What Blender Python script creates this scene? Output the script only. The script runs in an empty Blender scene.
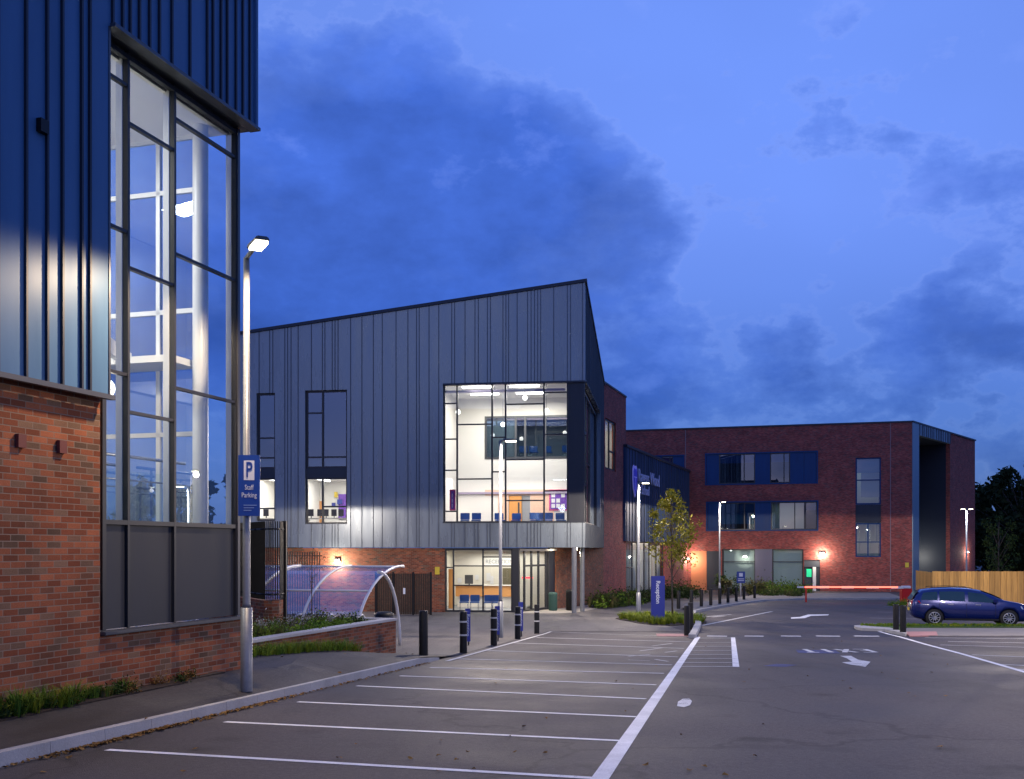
import bpy, bmesh, math, random
from mathutils import Vector, Matrix
random.seed(7)
R = math.radians
sc = bpy.context.scene
COL = sc.collection
F, HZ, CX = 1050.0, 548.0, 512.0          # survey constants: the eye is the origin, z = 0 is eye level

# ------------------------------------------------------------------ ground profile (metres below eye level)
PROF = [(-40, 1.2), (0, 1.57), (36, 2.938), (81, 3.97), (110, 4.2), (3000, 4.2)]
def h(Y):
    for (a, ha), (b, hb) in zip(PROF, PROF[1:]):
        if Y <= b:
            return ha + (hb - ha) * (Y - a) / (b - a)
    return PROF[-1][1]
def G(px, py, dh=0.0):                    # point of the falling ground seen along a sight line
    lo, hi = 3.0, 400.0
    for _ in range(60):
        m = (lo + hi) / 2
        if (py - HZ) / F * m < h(m) - dh: lo = m
        else: hi = m
    return Vector(((px - CX) / F * lo, lo, -h(lo) + dh))
def xk(Y): return -4.47 + 0.211 * (Y - 9.16)          # kerb line
def xw(Y): return -5.10 + 0.3076 * (Y - 13)           # facade line of the near block
def sm(a, b, x):
    t = max(0, min(1, (x - a) / (b - a))); return t * t * (3 - 2 * t)
def pave(X, Y):                            # height of the left-hand pavement
    k = -h(Y) + 0.12 * (1 - sm(21.5, 24.5, Y)) + 0.008
    t = max(0, min(1, (xk(Y) - X - .1) / (max(.5, min(1.3, xk(Y) - .5 - xw(Y))) if Y < 17 else .75+.2*(Y-17))))
    w = 1 - sm(13.5, 27, Y)
    return k + (max(k, -1.83) - k) * t * w

# ------------------------------------------------------------------ tagging
def tag(o, label=None, cat=None, group=None, kind=None):
    if label: o['label'] = label
    if cat: o['category'] = cat
    if group: o['group'] = group
    if kind: o['kind'] = kind
    return o
def thing(name, loc, label, cat, group=None):
    o = bpy.data.objects.new(name, None); COL.objects.link(o); o.location = loc
    o.empty_display_size = 0.2
    return tag(o, label, cat, group)
def origin(o):
    v = Vector((0, 0, 0))
    while o: v += o.location; o = o.parent
    return v

# ------------------------------------------------------------------ mesh builder
class MB:
    def __init__(s): s.v = []; s.f = []; s.m = []; s.sm = []
    def add(s, pts, faces, mi=0, smooth=False):
        b = len(s.v); s.v += [tuple(p) for p in pts]
        for f in faces: s.f.append([b + i for i in f]); s.m.append(mi); s.sm.append(smooth)
        return s
    def hexa(s, p, mi=0):
        return s.add(p, [(0,1,2,3),(4,7,6,5),(0,4,5,1),(1,5,6,2),(2,6,7,3),(3,7,4,0)], mi)
    def box(s, x0, x1, y0, y1, z0, z1, mi=0):
        return s.hexa([(x0,y0,z0),(x1,y0,z0),(x1,y1,z0),(x0,y1,z0),(x0,y0,z1),(x1,y0,z1),(x1,y1,z1),(x0,y1,z1)], mi)
    def wbox(s, w, u0, u1, v0, v1, z0, z1, z0b=None, z1b=None, mi=0):
        z0b = z0 if z0b is None else z0b; z1b = z1 if z1b is None else z1b
        P = w.p
        return s.hexa([P(u0,v0,z0),P(u1,v0,z0b),P(u1,v1,z0b),P(u0,v1,z0),P(u0,v0,z1),P(u1,v0,z1b),P(u1,v1,z1b),P(u0,v1,z1)], mi)
    def quad(s, a, b, c, d, mi=0): return s.add([a,b,c,d], [(0,1,2,3)], mi)
    def tube(s, pts, r, seg=8, mi=0, cap=True):
        pts = [Vector(p) for p in pts]
        rs = r if isinstance(r, (list, tuple)) else [r] * len(pts)
        b = len(s.v); up = Vector((0,0,1)); prev = None
        for i, p in enumerate(pts):
            t = (pts[min(i+1, len(pts)-1)] - pts[max(i-1, 0)]).normalized()
            if prev is None:
                ref = up if abs(t.z) < .9 else Vector((1,0,0)); a = t.cross(ref).normalized()
            else:
                a = (prev - t * prev.dot(t)).normalized()
            prev = a; c = t.cross(a)
            for k in range(seg):
                an = 2 * math.pi * k / seg
                s.v.append(tuple(p + (a * math.cos(an) + c * math.sin(an)) * rs[i]))
        for i in range(len(pts) - 1):
            for k in range(seg):
                k2 = (k + 1) % seg
                s.f.append([b+i*seg+k, b+i*seg+k2, b+(i+1)*seg+k2, b+(i+1)*seg+k]); s.m.append(mi); s.sm.append(True)
        if cap:
            s.f.append([b + k for k in range(seg)][::-1]); s.m.append(mi); s.sm.append(False)
            e = b + (len(pts)-1)*seg
            s.f.append([e + k for k in range(seg)]); s.m.append(mi); s.sm.append(False)
        return s
    def lathe(s, prof, c=(0,0,0), seg=16, mi=0, axis='z'):
        b = len(s.v)
        for r, z in prof:
            for k in range(seg):
                an = 2*math.pi*k/seg; x, y = r*math.cos(an), r*math.sin(an)
                q = (x, y, z) if axis == 'z' else (x, z, y)
                s.v.append((c[0]+q[0], c[1]+q[1], c[2]+q[2]))
        for i in range(len(prof)-1):
            for k in range(seg):
                k2 = (k+1) % seg
                s.f.append([b+i*seg+k, b+i*seg+k2, b+(i+1)*seg+k2, b+(i+1)*seg+k]); s.m.append(mi); s.sm.append(True)
        return s
    def build(s, name, mats, parent=None, loc=None, uv=True, fix=True, bevel=0):
        o0 = origin(parent) if parent else Vector(loc or (0,0,0))
        me = bpy.data.meshes.new(name)
        me.from_pydata([tuple(Vector(p) - o0) for p in s.v], [], s.f)
        for m in (mats if isinstance(mats, (list, tuple)) else [mats]): me.materials.append(m)
        me.polygons.foreach_set('material_index', s.m); me.polygons.foreach_set('use_smooth', s.sm)
        if fix:
            bm = bmesh.new(); bm.from_mesh(me); bmesh.ops.recalc_face_normals(bm, faces=bm.faces)
            if bevel: bmesh.ops.bevel(bm, geom=list(bm.edges), offset=bevel, segments=2, affect='EDGES')
            bm.to_mesh(me); bm.free()
        if uv:
            ul = me.uv_layers.new(name='m'); vs = me.vertices
            for p in me.polygons:
                n = p.normal
                if abs(n.z) < .6:
                    L = math.hypot(n.x, n.y) or 1; tx, ty = -n.y/L, n.x/L
                    if tx < 0: tx, ty = -tx, -ty
                    for li, vi in zip(p.loop_indices, p.vertices):
                        c = vs[vi].co + o0; ul.data[li].uv = (c.x*tx + c.y*ty, c.z)
                else:
                    for li, vi in zip(p.loop_indices, p.vertices):
                        c = vs[vi].co + o0; ul.data[li].uv = (c.x, c.y)
        o = bpy.data.objects.new(name, me); COL.objects.link(o)
        if parent: o.parent = parent
        elif loc: o.location = loc
        return o

class Wall:                                # a vertical plane with a direction; v is measured outwards
    def __init__(s, x, y, dx, dy):
        L = math.hypot(dx, dy); s.x, s.y, s.dx, s.dy = x, y, dx/L, dy/L; s.nx, s.ny = s.dy, -s.dx
    def p(s, u, v=0, z=0): return Vector((s.x+s.dx*u+s.nx*v, s.y+s.dy*u+s.ny*v, z))
    def u(s, px, v=0):
        k = (px-CX)/F; return (k*(s.y+s.ny*v)-(s.x+s.nx*v))/(s.dx-k*s.dy)
    def z(s, px, py, v=0): return -(py-HZ)/F*s.p(s.u(px, v), v).y

def facade(mb, w, u0, u1, zb, zt, holes=(), v0=-.3, v1=0, mi=0):
    fb = zb if callable(zb) else (lambda u: zb); ft = zt if callable(zt) else (lambda u: zt)
    us = sorted({u0, u1} | {min(max(x, u0), u1) for q in holes for x in q[:2]})
    for a, b in zip(us, us[1:]):
        if b - a < 1e-5: continue
        m = (a+b)/2; cuts = sorted((q[2], q[3]) for q in holes if q[0] < m < q[1])
        ca, cb = fb(a), fb(b)
        for z0, z1 in cuts:
            if z0 > min(ca, cb) + 1e-4: mb.wbox(w, a, b, v0, v1, ca, z0, cb, z0, mi=mi)
            ca = cb = max(z1, ca)
        if ft(m) > ca + 1e-4: mb.wbox(w, a, b, v0, v1, ca, ft(a), cb, ft(b), mi=mi)
def seams(mb, w, u0, u1, zb, zt, holes=(), v=0, d=.04, wd=.03, step=(.25,.55), mi=1, rnd=None, pair=.35):
    rnd = rnd or random
    fb = zb if callable(zb) else (lambda u: zb); ft = zt if callable(zt) else (lambda u: zt)
    u = u0 + .15
    while u < u1 - wd - .02:
        c = fb(u)
        for z0, z1 in sorted((q[2], q[3]) for q in holes if q[0]-wd < u < q[1]+.002):
            if z0 > c + .01: mb.wbox(w, u, u+wd, v, v+d, c, z0, mi=mi)
            c = max(c, z1)
        if ft(u) > c + .01: mb.wbox(w, u, u+wd, v, v+d, c, ft(u)-.01, mi=mi)
        u += rnd.uniform(.14, .2) if rnd.random() < pair else rnd.uniform(*step)

# ------------------------------------------------------------------ materials
def mat(name, base=(.5,.5,.5), rough=.6, metal=0, spec=.5):
    m = bpy.data.materials.new(name); m.use_nodes = True
    b = m.node_tree.nodes['Principled BSDF']
    b.inputs['Base Color'].default_value = (*base, 1); b.inputs['Roughness'].default_value = rough
    b.inputs['Metallic'].default_value = metal; b.inputs['Specular IOR Level'].default_value = spec
    return m
class NT:
    def __init__(s, m): s.t = m.node_tree; s.b = s.t.nodes.get('Principled BSDF')
    def n(s, typ, **kw):
        x = s.t.nodes.new(typ)
        for k, v in kw.items():
            if k in ('blend_type', 'operation', 'data_type', 'offset', 'musgrave_type', 'noise_dimensions', 'feature', 'interpolation_type'): setattr(x, k, v)
        return x
    def l(s, a, b): s.t.links.new(a, b)
    def noise(s, vec, scale, detail=4, rough=.55):
        x = s.n('ShaderNodeTexNoise'); x.inputs['Scale'].default_value = scale; x.inputs['Detail'].default_value = detail
        x.inputs['Roughness'].default_value = rough
        if vec is not None: s.l(vec, x.inputs['Vector'])
        return x.outputs['Fac']
    def ramp(s, fac, stops):
        x = s.n('ShaderNodeValToRGB'); e = x.color_ramp.elements
        while len(e) < len(stops): e.new(.5)
        for el, (p, c) in zip(e, stops): el.position = p; el.color = (*c, 1) if len(c) == 3 else c
        s.l(fac, x.inputs['Fac']); return x.outputs['Color']
    def mix(s, fac, a, b, bt='MIX'):
        x = s.n('ShaderNodeMix', data_type='RGBA'); x.blend_type = bt
        for i, q in ((0, fac), (6, a), (7, b)):
            if isinstance(q, (int, float)): x.inputs[i].default_value = q
            elif isinstance(q, tuple): x.inputs[i].default_value = (*q, 1)
            else: s.l(q, x.inputs[i])
        return x.outputs[2]
    def math(s, op, a, b=0, c=None, clamp=False):
        x = s.n('ShaderNodeMath', operation=op); x.use_clamp = clamp
        for i, q in enumerate((a, b) if c is None else (a, b, c)):
            if isinstance(q, (int, float)): x.inputs[i].default_value = q
            else: s.l(q, x.inputs[i])
        return x.outputs[0]
    def bump(s, hgt, st=.3, dist=.01):
        x = s.n('ShaderNodeBump'); x.inputs['Strength'].default_value = st; x.inputs['Distance'].default_value = dist
        s.l(hgt, x.inputs['Height']); s.l(x.outputs[0], s.b.inputs['Normal'])
    def geo(s): return s.n('ShaderNodeNewGeometry').outputs['Position']
    def uv(s): return s.n('ShaderNodeTexCoord').outputs['UV']
G3 = lambda v: (v, v, v)

def brick_mat(name, c1, c2, c3, mortar):
    m = mat(name, rough=.85, spec=.25); t = NT(m); uv = t.uv()
    br = t.n('ShaderNodeTexBrick'); br.offset = .5; br.inputs['Scale'].default_value = 1
    br.inputs['Brick Width'].default_value = .225; br.inputs['Row Height'].default_value = .075
    br.inputs['Mortar Size'].default_value = .006; br.inputs['Mortar Smooth'].default_value = .2
    br.inputs['Bias'].default_value = 0
    br.inputs['Color1'].default_value = (0,0,0,1); br.inputs['Color2'].default_value = (1,1,1,1); br.inputs['Mortar'].default_value = (.5,.5,.5,1)
    t.l(uv, br.inputs['Vector'])
    per = t.ramp(br.outputs['Color'], [(0, tuple(.75*x for x in c1)), (.18, c1), (.42, c2), (.6, tuple(1.25*x for x in c2)), (.75, tuple(.7*x for x in c1)), (.88, c3), (1, tuple(.5*x for x in c3))])
    grime = t.noise(uv, 1.1, 6); per = t.mix(1, per, t.ramp(grime, [(.3, G3(.68)), (.7, G3(1.2))]), 'MULTIPLY')
    fine = t.noise(uv, 60, 3); per = t.mix(1, per, t.ramp(fine, [(.3, G3(.8)), (.7, G3(1.15))]), 'MULTIPLY')
    col = t.mix(br.outputs['Fac'], per, mortar)
    t.l(col, t.b.inputs['Base Color'])
    hh = t.math('SUBTRACT', t.math('MULTIPLY', fine, .35), br.outputs['Fac']); t.bump(hh, .6, .006)
    return m
BRICK = brick_mat('red_brick', (.235,.068,.030), (.30,.098,.044), (.22,.125,.075), (.25,.185,.135))
BRICK_FAR = brick_mat('plum_brick', (.33,.066,.050), (.39,.092,.064), (.29,.11,.085), (.30,.15,.13))
def speck(name, base, var=.25, scale=40, rough=.85, big=.5, bigs=.35, bump=.25, spec=.3):
    m = mat(name, base, rough, spec=spec); t = NT(m); p = t.geo()
    a = t.noise(p, scale, 3); b = t.noise(p, bigs, 6, .6)
    c = t.mix(1, base, t.ramp(a, [(.3, G3(1-var)), (.7, G3(1+var))]), 'MULTIPLY')
    c = t.mix(1, c, t.ramp(b, [(.3, G3(1-big*.5)), (.7, G3(1+big*.5))]), 'MULTIPLY')
    t.l(c, t.b.inputs['Base Color']); t.bump(a, bump, .01); return m
def asphalt(name, base, tint):
    m = mat(name, base, .72, spec=.35); t = NT(m); p = t.geo()
    grit = t.noise(p, 90, 2); mid = t.noise(p, 20, 6, .7); big = t.noise(p, .28, 7, .62)
    mp = t.n('ShaderNodeMapping'); mp.inputs['Rotation'].default_value = (0,0,R(12)); mp.inputs['Scale'].default_value = (1.0,.13,1)
    t.l(p, mp.inputs['Vector']); streak = t.noise(mp.outputs[0], .9, 5)
    vo = t.n('ShaderNodeTexVoronoi'); vo.inputs['Scale'].default_value = 130; t.l(p, vo.inputs['Vector'])
    c = t.mix(1, base, t.ramp(grit, [(.3, G3(.62)), (.72, G3(1.45))]), 'MULTIPLY')
    c = t.mix(1, c, t.ramp(mid, [(.3, G3(.68)), (.7, G3(1.32))]), 'MULTIPLY')
    c = t.mix(1, c, t.ramp(big, [(.33, G3(.60)), (.5, G3(1)), (.72, G3(1.32))]), 'MULTIPLY')
    stn = t.n('ShaderNodeTexVoronoi'); stn.inputs['Scale'].default_value = .55; dn = t.n('ShaderNodeMapping'); t.l(t.mix(.12, p, t.n('ShaderNodeTexNoise').outputs['Color']), stn.inputs['Vector']); c = t.mix(1, c, t.ramp(stn.outputs['Distance'], [(.03, G3(.45)), (.09, G3(.8)), (.16, G3(1))]), 'MULTIPLY')
    crk = t.n('ShaderNodeTexVoronoi', feature='DISTANCE_TO_EDGE'); crk.feature = 'DISTANCE_TO_EDGE'; crk.inputs['Scale'].default_value = .16; cv = t.n('ShaderNodeVectorMath'); nz = t.n('ShaderNodeTexNoise'); nz.inputs['Scale'].default_value = 1.2; nz.inputs['Detail'].default_value = 6; t.l(p, nz.inputs['Vector']); t.l(p, cv.inputs[0]); t.l(nz.outputs['Color'], cv.inputs[1]); t.l(cv.outputs[0], crk.inputs['Vector']); c = t.mix(1, c, t.ramp(crk.outputs['Distance'], [(.0, G3(.55)), (.004, G3(.75)), (.007, G3(1))]), 'MULTIPLY')
    c = t.mix(1, c, t.ramp(streak, [(.36, G3(.72)), (.5, G3(1)), (.7, G3(1.1))]), 'MULTIPLY')
    st = t.noise(p, .8, 3); c = t.mix(t.ramp(st, [(.62, G3(0)), (.7, G3(.55))]), c, tint)
    t.l(c, t.b.inputs['Base Color'])
    t.l(t.ramp(big, [(.3, G3(.58)), (.7, G3(.85))]), t.b.inputs['Roughness'])
    t.bump(t.math('ADD', grit, t.math('MULTIPLY', vo.outputs['Distance'], .6)), .5, .008); return m
ASPH = asphalt('asphalt', (.059,.051,.052), (.026,.023,.025))
PAVE = asphalt('footway_asphalt', (.050,.045,.043), (.042,.038,.036))
FORE = asphalt('forecourt_asphalt', (.125,.112,.10), (.11,.10,.09))  # same tarmac as the road, lightened to hold the lamp light in its colour
KERB = speck('kerb_concrete', (.40,.39,.37), .12, 60, .8, .3, 1.5)
PALEPAVE = speck('pale_paving', (.42,.38,.32), .1, 30, .7, .25, .8)
PAVE2 = speck('grey_slabs', (.20,.185,.17), .12, 25, .8, .35, 1.2)
TACT = speck('pink_tactile', (.42,.22,.20), .12, 30, .85, .3, 2)
m = speck('white_line_paint', (.78,.78,.76), .1, 50, .7, .35, 2); t = NT(m)
LINE = m
def worn(mm, wear=.55):
    t = NT(mm); p = t.geo(); n1 = t.math('ADD', t.noise(p, 55, 4, .7), t.math('MULTIPLY', t.math('SUBTRACT', t.noise(p, 2.2, 5, .65), .5), wear))
    out = t.t.nodes['Material Output']; tr = t.n('ShaderNodeBsdfTransparent'); mx = t.n('ShaderNodeMixShader')
    t.l(t.ramp(n1, [(.24, G3(.15)), (.36, G3(1))]), mx.inputs[0]); t.l(tr.outputs[0], mx.inputs[1]); t.l(t.b.outputs[0], mx.inputs[2]); t.l(mx.outputs[0], out.inputs[0])
worn(LINE)
LINE_OLD = speck('worn_line_paint', (.50,.50,.49), .15, 40, .8, .4, 2); worn(LINE_OLD)
LINE_WORN = speck('heavily_worn_paint', (.62,.62,.60), .15, 40, .8, .5, 3); worn(LINE_WORN, 1.3)
BLUEMARK = speck('blue_bay_paint', (.035,.05,.16), .2, 40, .8, .6, 2); worn(BLUEMARK)

def clad(name, base, rough=.38, metal=.55):
    m = mat(name, base, rough, metal); m.node_tree.nodes['Principled BSDF'].inputs['Specular IOR Level'].default_value = .3; t = NT(m); p = t.geo()
    mp = t.n('ShaderNodeMapping'); mp.inputs['Scale'].default_value = (1.2,1.2,.18); t.l(p, mp.inputs['Vector'])
    a = t.noise(mp.outputs[0], 1.6, 5); b = t.noise(p, 1.3, 3)
    t.l(t.mix(1, base, t.ramp(a, [(.3, G3(.86)), (.7, G3(1.12))]), 'MULTIPLY'), t.b.inputs['Base Color'])
    t.l(t.ramp(a, [(.3, G3(rough-.04)), (.7, G3(rough+.06))]), t.b.inputs['Roughness'])
    t.bump(b, .02, .05); return m
CLAD = clad('blue_grey_zinc', (.095,.195,.33), .36, .0); CLAD.node_tree.nodes['Principled BSDF'].inputs['Specular IOR Level'].default_value = .14
CLADN = clad('navy_zinc', (.03,.065,.14), .42, .2)
CLAD2 = clad('grey_zinc', (.21,.25,.28), .27, .30); CLAD2.node_tree.nodes['Principled BSDF'].inputs['Specular IOR Level'].default_value = .5
SEAM = mat('seam_shadow_metal', (.03,.036,.05), .5, .3)
SEAM2 = mat('seam_metal', (.085,.10,.12), .5, .3)
FRAME = mat('dark_grey_frame', (.035,.037,.042), .4, .3)
TRIM = mat('mid_grey_metal', (.09,.095,.105), .4, .4)
PANEL = clad('grey_panel', (.040,.044,.052), .5, .05)
NAVY = clad('navy_panel', (.008,.05,.15), .5, .0)
WHITE = mat('white_plaster', (.80,.78,.74), .7)
CREAM = mat('cream_plaster', (.78,.74,.66), .7)
PEACH = mat('peach_wall', (.78,.52,.38), .7)
GREY = mat('inner_grey', (.30,.31,.33), .7)
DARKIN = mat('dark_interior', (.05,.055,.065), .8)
WSTEEL = mat('white_steel', (.75,.75,.73), .35)
STEEL = mat('brushed_steel', (.6,.6,.58), .25, .9)
GALV = speck('galvanised_steel', (.19,.20,.215), .08, 20, .42, .15, 3, .05); GALV.node_tree.nodes['Principled BSDF'].inputs['Metallic'].default_value = .35
ORANGE = mat('orange_wood', (.72,.33,.10), .45)
CARPET = mat('grey_carpet', (.18,.18,.2), .9)
BLACK = mat('black_plastic', (.007,.007,.008), .5)
BLACK.node_tree.nodes['Principled BSDF'].inputs['Specular IOR Level'].default_value = .3
BAND = mat('reflective_band', (.55,.55,.55), .4)
BLUECH = mat('blue_seat', (.01,.10,.38), .5)
SIGNB = mat('blue_sign', (.012,.055,.30), .35)
TOTEM = mat('indigo_sign', (.035,.05,.30), .35)
SIGNW = mat('white_lettering', (.75,.78,.82), .5)
YEL = mat('yellow_plate', (.65,.48,.03), .5)
PURP = mat('purple_poster', (.16,.05,.42), .5)
MAG = mat('magenta_edge', (.60,.06,.25), .5)
PAPER = mat('white_paper', (.75,.75,.78), .6)
RED = mat('red_paint', (.55,.015,.012), .35)
GREEN = mat('green_cabinet', (.02,.07,.06), .6)
TEAL = mat('teal_blind', (.03,.20,.27), .6)
BLIND = mat('blue_blind', (.02,.13,.32), .6)
WARMW = mat('pale_blind', (.42,.44,.36), .6)
STAKE = speck('timber_stake', (.22,.14,.08), .2, 15)
BARK = speck('bark', (.09,.07,.055), .3, 14, .9)
SOIL = speck('soil', (.035,.026,.02), .4, 20, .95)
COPING = speck('pale_coping', (.45,.43,.40), .1, 30, .7)
def emit(name, c, s):
    m = mat(name, c); b = m.node_tree.nodes['Principled BSDF']
    b.inputs['Emission Color'].default_value = (*c, 1); b.inputs['Emission Strength'].default_value = s; return m
LENS = emit('lamp_lens', (1,.90,.66), 11); LENSW = emit('wall_lens', (1,.9,.75), 18)
TUBE = emit('ceiling_tube', (1,.97,.92), 5); GLOBE = emit('globe_lamp', (1,.97,.9), 3)
REDLED = emit('red_light', (1,.03,.06), 2.2); GRN = emit('green_exit_light', (.03,.9,.35), .2)
BOOMLED = emit('boom_light_strip', (1,.16,.10), 3.0); SCREEN = emit('screen', (.3,.45,.9), .5)
def glass(name, tint=(.92,.96,.97), refl=.16, rough=0.0):
    m = bpy.data.materials.new(name); m.use_nodes = True; t = NT(m); nt = m.node_tree; nt.nodes.clear()
    out = nt.nodes.new('ShaderNodeOutputMaterial'); tr = nt.nodes.new('ShaderNodeBsdfTransparent'); gl = nt.nodes.new('ShaderNodeBsdfGlossy')
    tr.inputs['Color'].default_value = (*tint, 1); gl.inputs['Roughness'].default_value = rough
    gl.inputs['Color'].default_value = (.9,.95,1,1)
    lw = nt.nodes.new('ShaderNodeLayerWeight'); lw.inputs['Blend'].default_value = .25
    ma = nt.nodes.new('ShaderNodeMath'); ma.operation = 'MULTIPLY_ADD'; ma.use_clamp = True
    nt.links.new(lw.outputs['Fresnel'], ma.inputs[0]); ma.inputs[1].default_value = .8; ma.inputs[2].default_value = refl - .1
    mx = nt.nodes.new('ShaderNodeMixShader'); nt.links.new(ma.outputs[0], mx.inputs[0])
    nt.links.new(tr.outputs[0], mx.inputs[1]); nt.links.new(gl.outputs[0], mx.inputs[2]); nt.links.new(mx.outputs[0], out.inputs[0])
    return m
GLASS = glass('clear_glass', refl=.15); GLASSN = glass('near_glass', (.88,.93,.97), .24); GLASSB = glass('dusk_glass', (.62,.76,.84), .32); GLASSR = glass('balustrade_glass', (.85,.93,.92), .2)
GLASSD = glass('dark_glass', (.25,.42,.6), .26)
POLY = glass('clear_polycarbonate', (.93,.93,.97), .36, .18)

# wood fence boards
WOOD = mat('larch_boards', (.42,.22,.06), .7); t = NT(WOOD); uv = t.uv()
mp = t.n('ShaderNodeMapping'); mp.inputs['Scale'].default_value = (30,1.2,1); t.l(uv, mp.inputs['Vector'])
a = t.noise(mp.outputs[0], 1, 4); bn = t.n('ShaderNodeTexWhiteNoise', noise_dimensions='1D'); bn.noise_dimensions = '1D'
sx = t.n('ShaderNodeSeparateXYZ'); t.l(uv, sx.inputs[0]); t.l(t.math('FLOOR', t.math('DIVIDE', sx.outputs[0], .16)), bn.inputs['W'])
c = t.mix(1, (.66,.36,.09), t.ramp(a, [(.3, G3(.7)), (.7, G3(1.15))]), 'MULTIPLY'); c = t.mix(1, c, t.ramp(bn.outputs['Value'], [(0, G3(.65)), (1, G3(1.2))]), 'MULTIPLY')
t.l(c, t.b.inputs['Base Color'])
def leafmat(name, a, b, sc=3):
    m = mat(name, a, .8, spec=.08); t = NT(m); p = t.geo()
    n1 = t.noise(p, sc, 3); t.l(t.mix(t.ramp(n1, [(.35, G3(0)), (.65, G3(1))]), a, b), t.b.inputs['Base Color']); return m
GRASS = leafmat('fresh_blades', (.07,.15,.018), (.17,.25,.03)); GRASSD = leafmat('dry_blades', (.05,.065,.02), (.14,.12,.05), 5)
SHRUB = leafmat('shrub_leaves', (.02,.045,.012), (.06,.085,.02)); YLEAF = leafmat('yellowing_leaves', (.14,.15,.02), (.34,.30,.04), 4)
DARKLEAF = leafmat('dark_leaves', (.012,.022,.010), (.035,.045,.016), .6); LIME = leafmat('lime_leaves', (.16,.20,.01), (.22,.26,.03), 4)
LITTER = leafmat('autumn_leaf', (.09,.04,.012), (.30,.17,.05), 18)
TURF = speck('turf', (.05,.10,.012), .4, 25)
CARB = mat('blue_car_paint', (.003,.010,.11), .25, .3); CARB.node_tree.nodes['Principled BSDF'].inputs['Coat Weight'].default_value = .8
CARG = mat('tinted_car_glass', (.01,.03,.04), .05, 0, .8); TYRE = mat('tyre_rubber', (.012,.012,.012), .8); ALLOY = mat('alloy', (.5,.5,.52), .3, .8)
CLEARL = mat('headlight_glass', (.65,.68,.72), .1, .3); REDL = mat('tail_lens', (.5,.01,.02), .2)

# ------------------------------------------------------------------ lights
def point(name, loc, power, col=(1,.86,.66), rad=.08, spot=None, aim=None, blend=.25, spec=1):
    l = bpy.data.lights.new(name, 'SPOT' if spot else 'POINT'); l.energy = power; l.color = col; l.shadow_soft_size = rad; l.specular_factor = spec
    if spot: l.spot_size = R(spot); l.spot_blend = blend
    o = bpy.data.objects.new(name, l); COL.objects.link(o); o.location = loc
    if aim: o.rotation_euler = (Vector(aim) - Vector(loc)).to_track_quat('-Z', 'Y').to_euler()
    return o
def area(name, loc, sx_, sy_, power, col=(1,.93,.82), rotz=0):
    l = bpy.data.lights.new(name, 'AREA'); l.shape = 'RECTANGLE'; l.size = sx_; l.size_y = sy_; l.energy = power; l.color = col
    o = bpy.data.objects.new(name, l); COL.objects.link(o); o.location = loc; o.rotation_euler = (0,0,rotz); return o
def text(body, size, mtl, parent, p0, xdir, zdir=(0,0,1), name='lettering', depth=.004, align='CENTER', bold=0, xs=1):
    cu = bpy.data.curves.new(name, 'FONT'); cu.body = body; cu.size = size; cu.extrude = depth; cu.align_x = align; cu.align_y = 'CENTER'; cu.offset = bold
    cu.resolution_u = 3
    tmp = bpy.data.objects.new(name, cu); COL.objects.link(tmp)
    dg = bpy.context.evaluated_depsgraph_get(); me = bpy.data.meshes.new_from_object(tmp.evaluated_get(dg))
    bpy.data.objects.remove(tmp); bpy.data.curves.remove(cu)
    X = Vector(xdir).normalized(); Z = Vector(zdir).normalized(); N = X.cross(Z)
    M = Matrix(((X.x, Z.x, N.x, 0), (X.y, Z.y, N.y, 0), (X.z, Z.z, N.z, 0), (0,0,0,1)))
    me.transform(Matrix.Diagonal((xs,1,1,1))); me.transform(M); me.transform(Matrix.Translation(Vector(p0) - (origin(parent) if parent else Vector((0,0,0)))))
    me.materials.clear(); me.materials.append(mtl)
    o = bpy.data.objects.new(name, me); COL.objects.link(o); o.parent = parent; return o
# ================================================================== THE GROUND
def strips(name, mtl, Ys, left, right, zf, nx=6, kind='structure', skirt=0):
    mb = MB(); rows = []
    for Y in Ys:
        a, b = left(Y), right(Y)
        rows.append([(a+(b-a)*i/nx, Y, zf(a+(b-a)*i/nx, Y)) for i in range(nx+1)])
    for r0, r1 in zip(rows, rows[1:]):
        for i in range(nx): mb.quad(r0[i], r0[i+1], r1[i+1], r1[i])
        if skirt:
            for e in (0, nx): mb.quad(r0[e], r1[e], (r1[e][0], r1[e][1], r1[e][2]-skirt), (r0[e][0], r0[e][1], r0[e][2]-skirt))
    if skirt:
        for r in (rows[0], rows[-1]):
            for i in range(nx): mb.quad(r[i], r[i+1], (r[i+1][0], r[i+1][1], r[i+1][2]-skirt), (r[i][0], r[i][1], r[i][2]-skirt))
    o = mb.build(name, mtl, fix=False); return tag(o, kind=kind)
def rng(a, b, s):
    n = max(1, int(math.ceil((b-a)/s))); return [a+(b-a)*i/n for i in range(n+1)]
strips('ground', ASPH, [-40, -20, 0, 18, 36, 58, 81, 95, 110, 200, 600, 1500], lambda Y: -900, lambda Y: 900, lambda X, Y: -h(Y), 4)
# left footway: raised behind the kerb, running out level into the forecourt
def lft(Y): return xw(Y) - .4 if Y < 16.3 else min(-4.5, xw(16.3) - .4 + (Y-16.3)*-.9) if Y < 30 else -16.9
def rgt(Y): return xk(Y) - .1 if Y <= 22.9 else -1.6 + (Y-22.9)*.2
strips('footway', PAVE, rng(2, 16.3, 1)+rng(16.4, 24.5, .6), lft, rgt, pave, 10)
def fr(Y):
    return -1.6 + (Y-22.9)*.2 if Y < 37.4 else 6.1 if Y < 48 else 6.1 + .30*(Y-48)
strips('forecourt', FORE, rng(24.5, 36, 3)+[36.6, 37.38, 37.42, 40, 44, 48, 54, 60, 70, 76], lambda Y: lft(min(Y, 40)), fr, lambda X, Y: -h(Y)+.009, 8)
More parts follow.
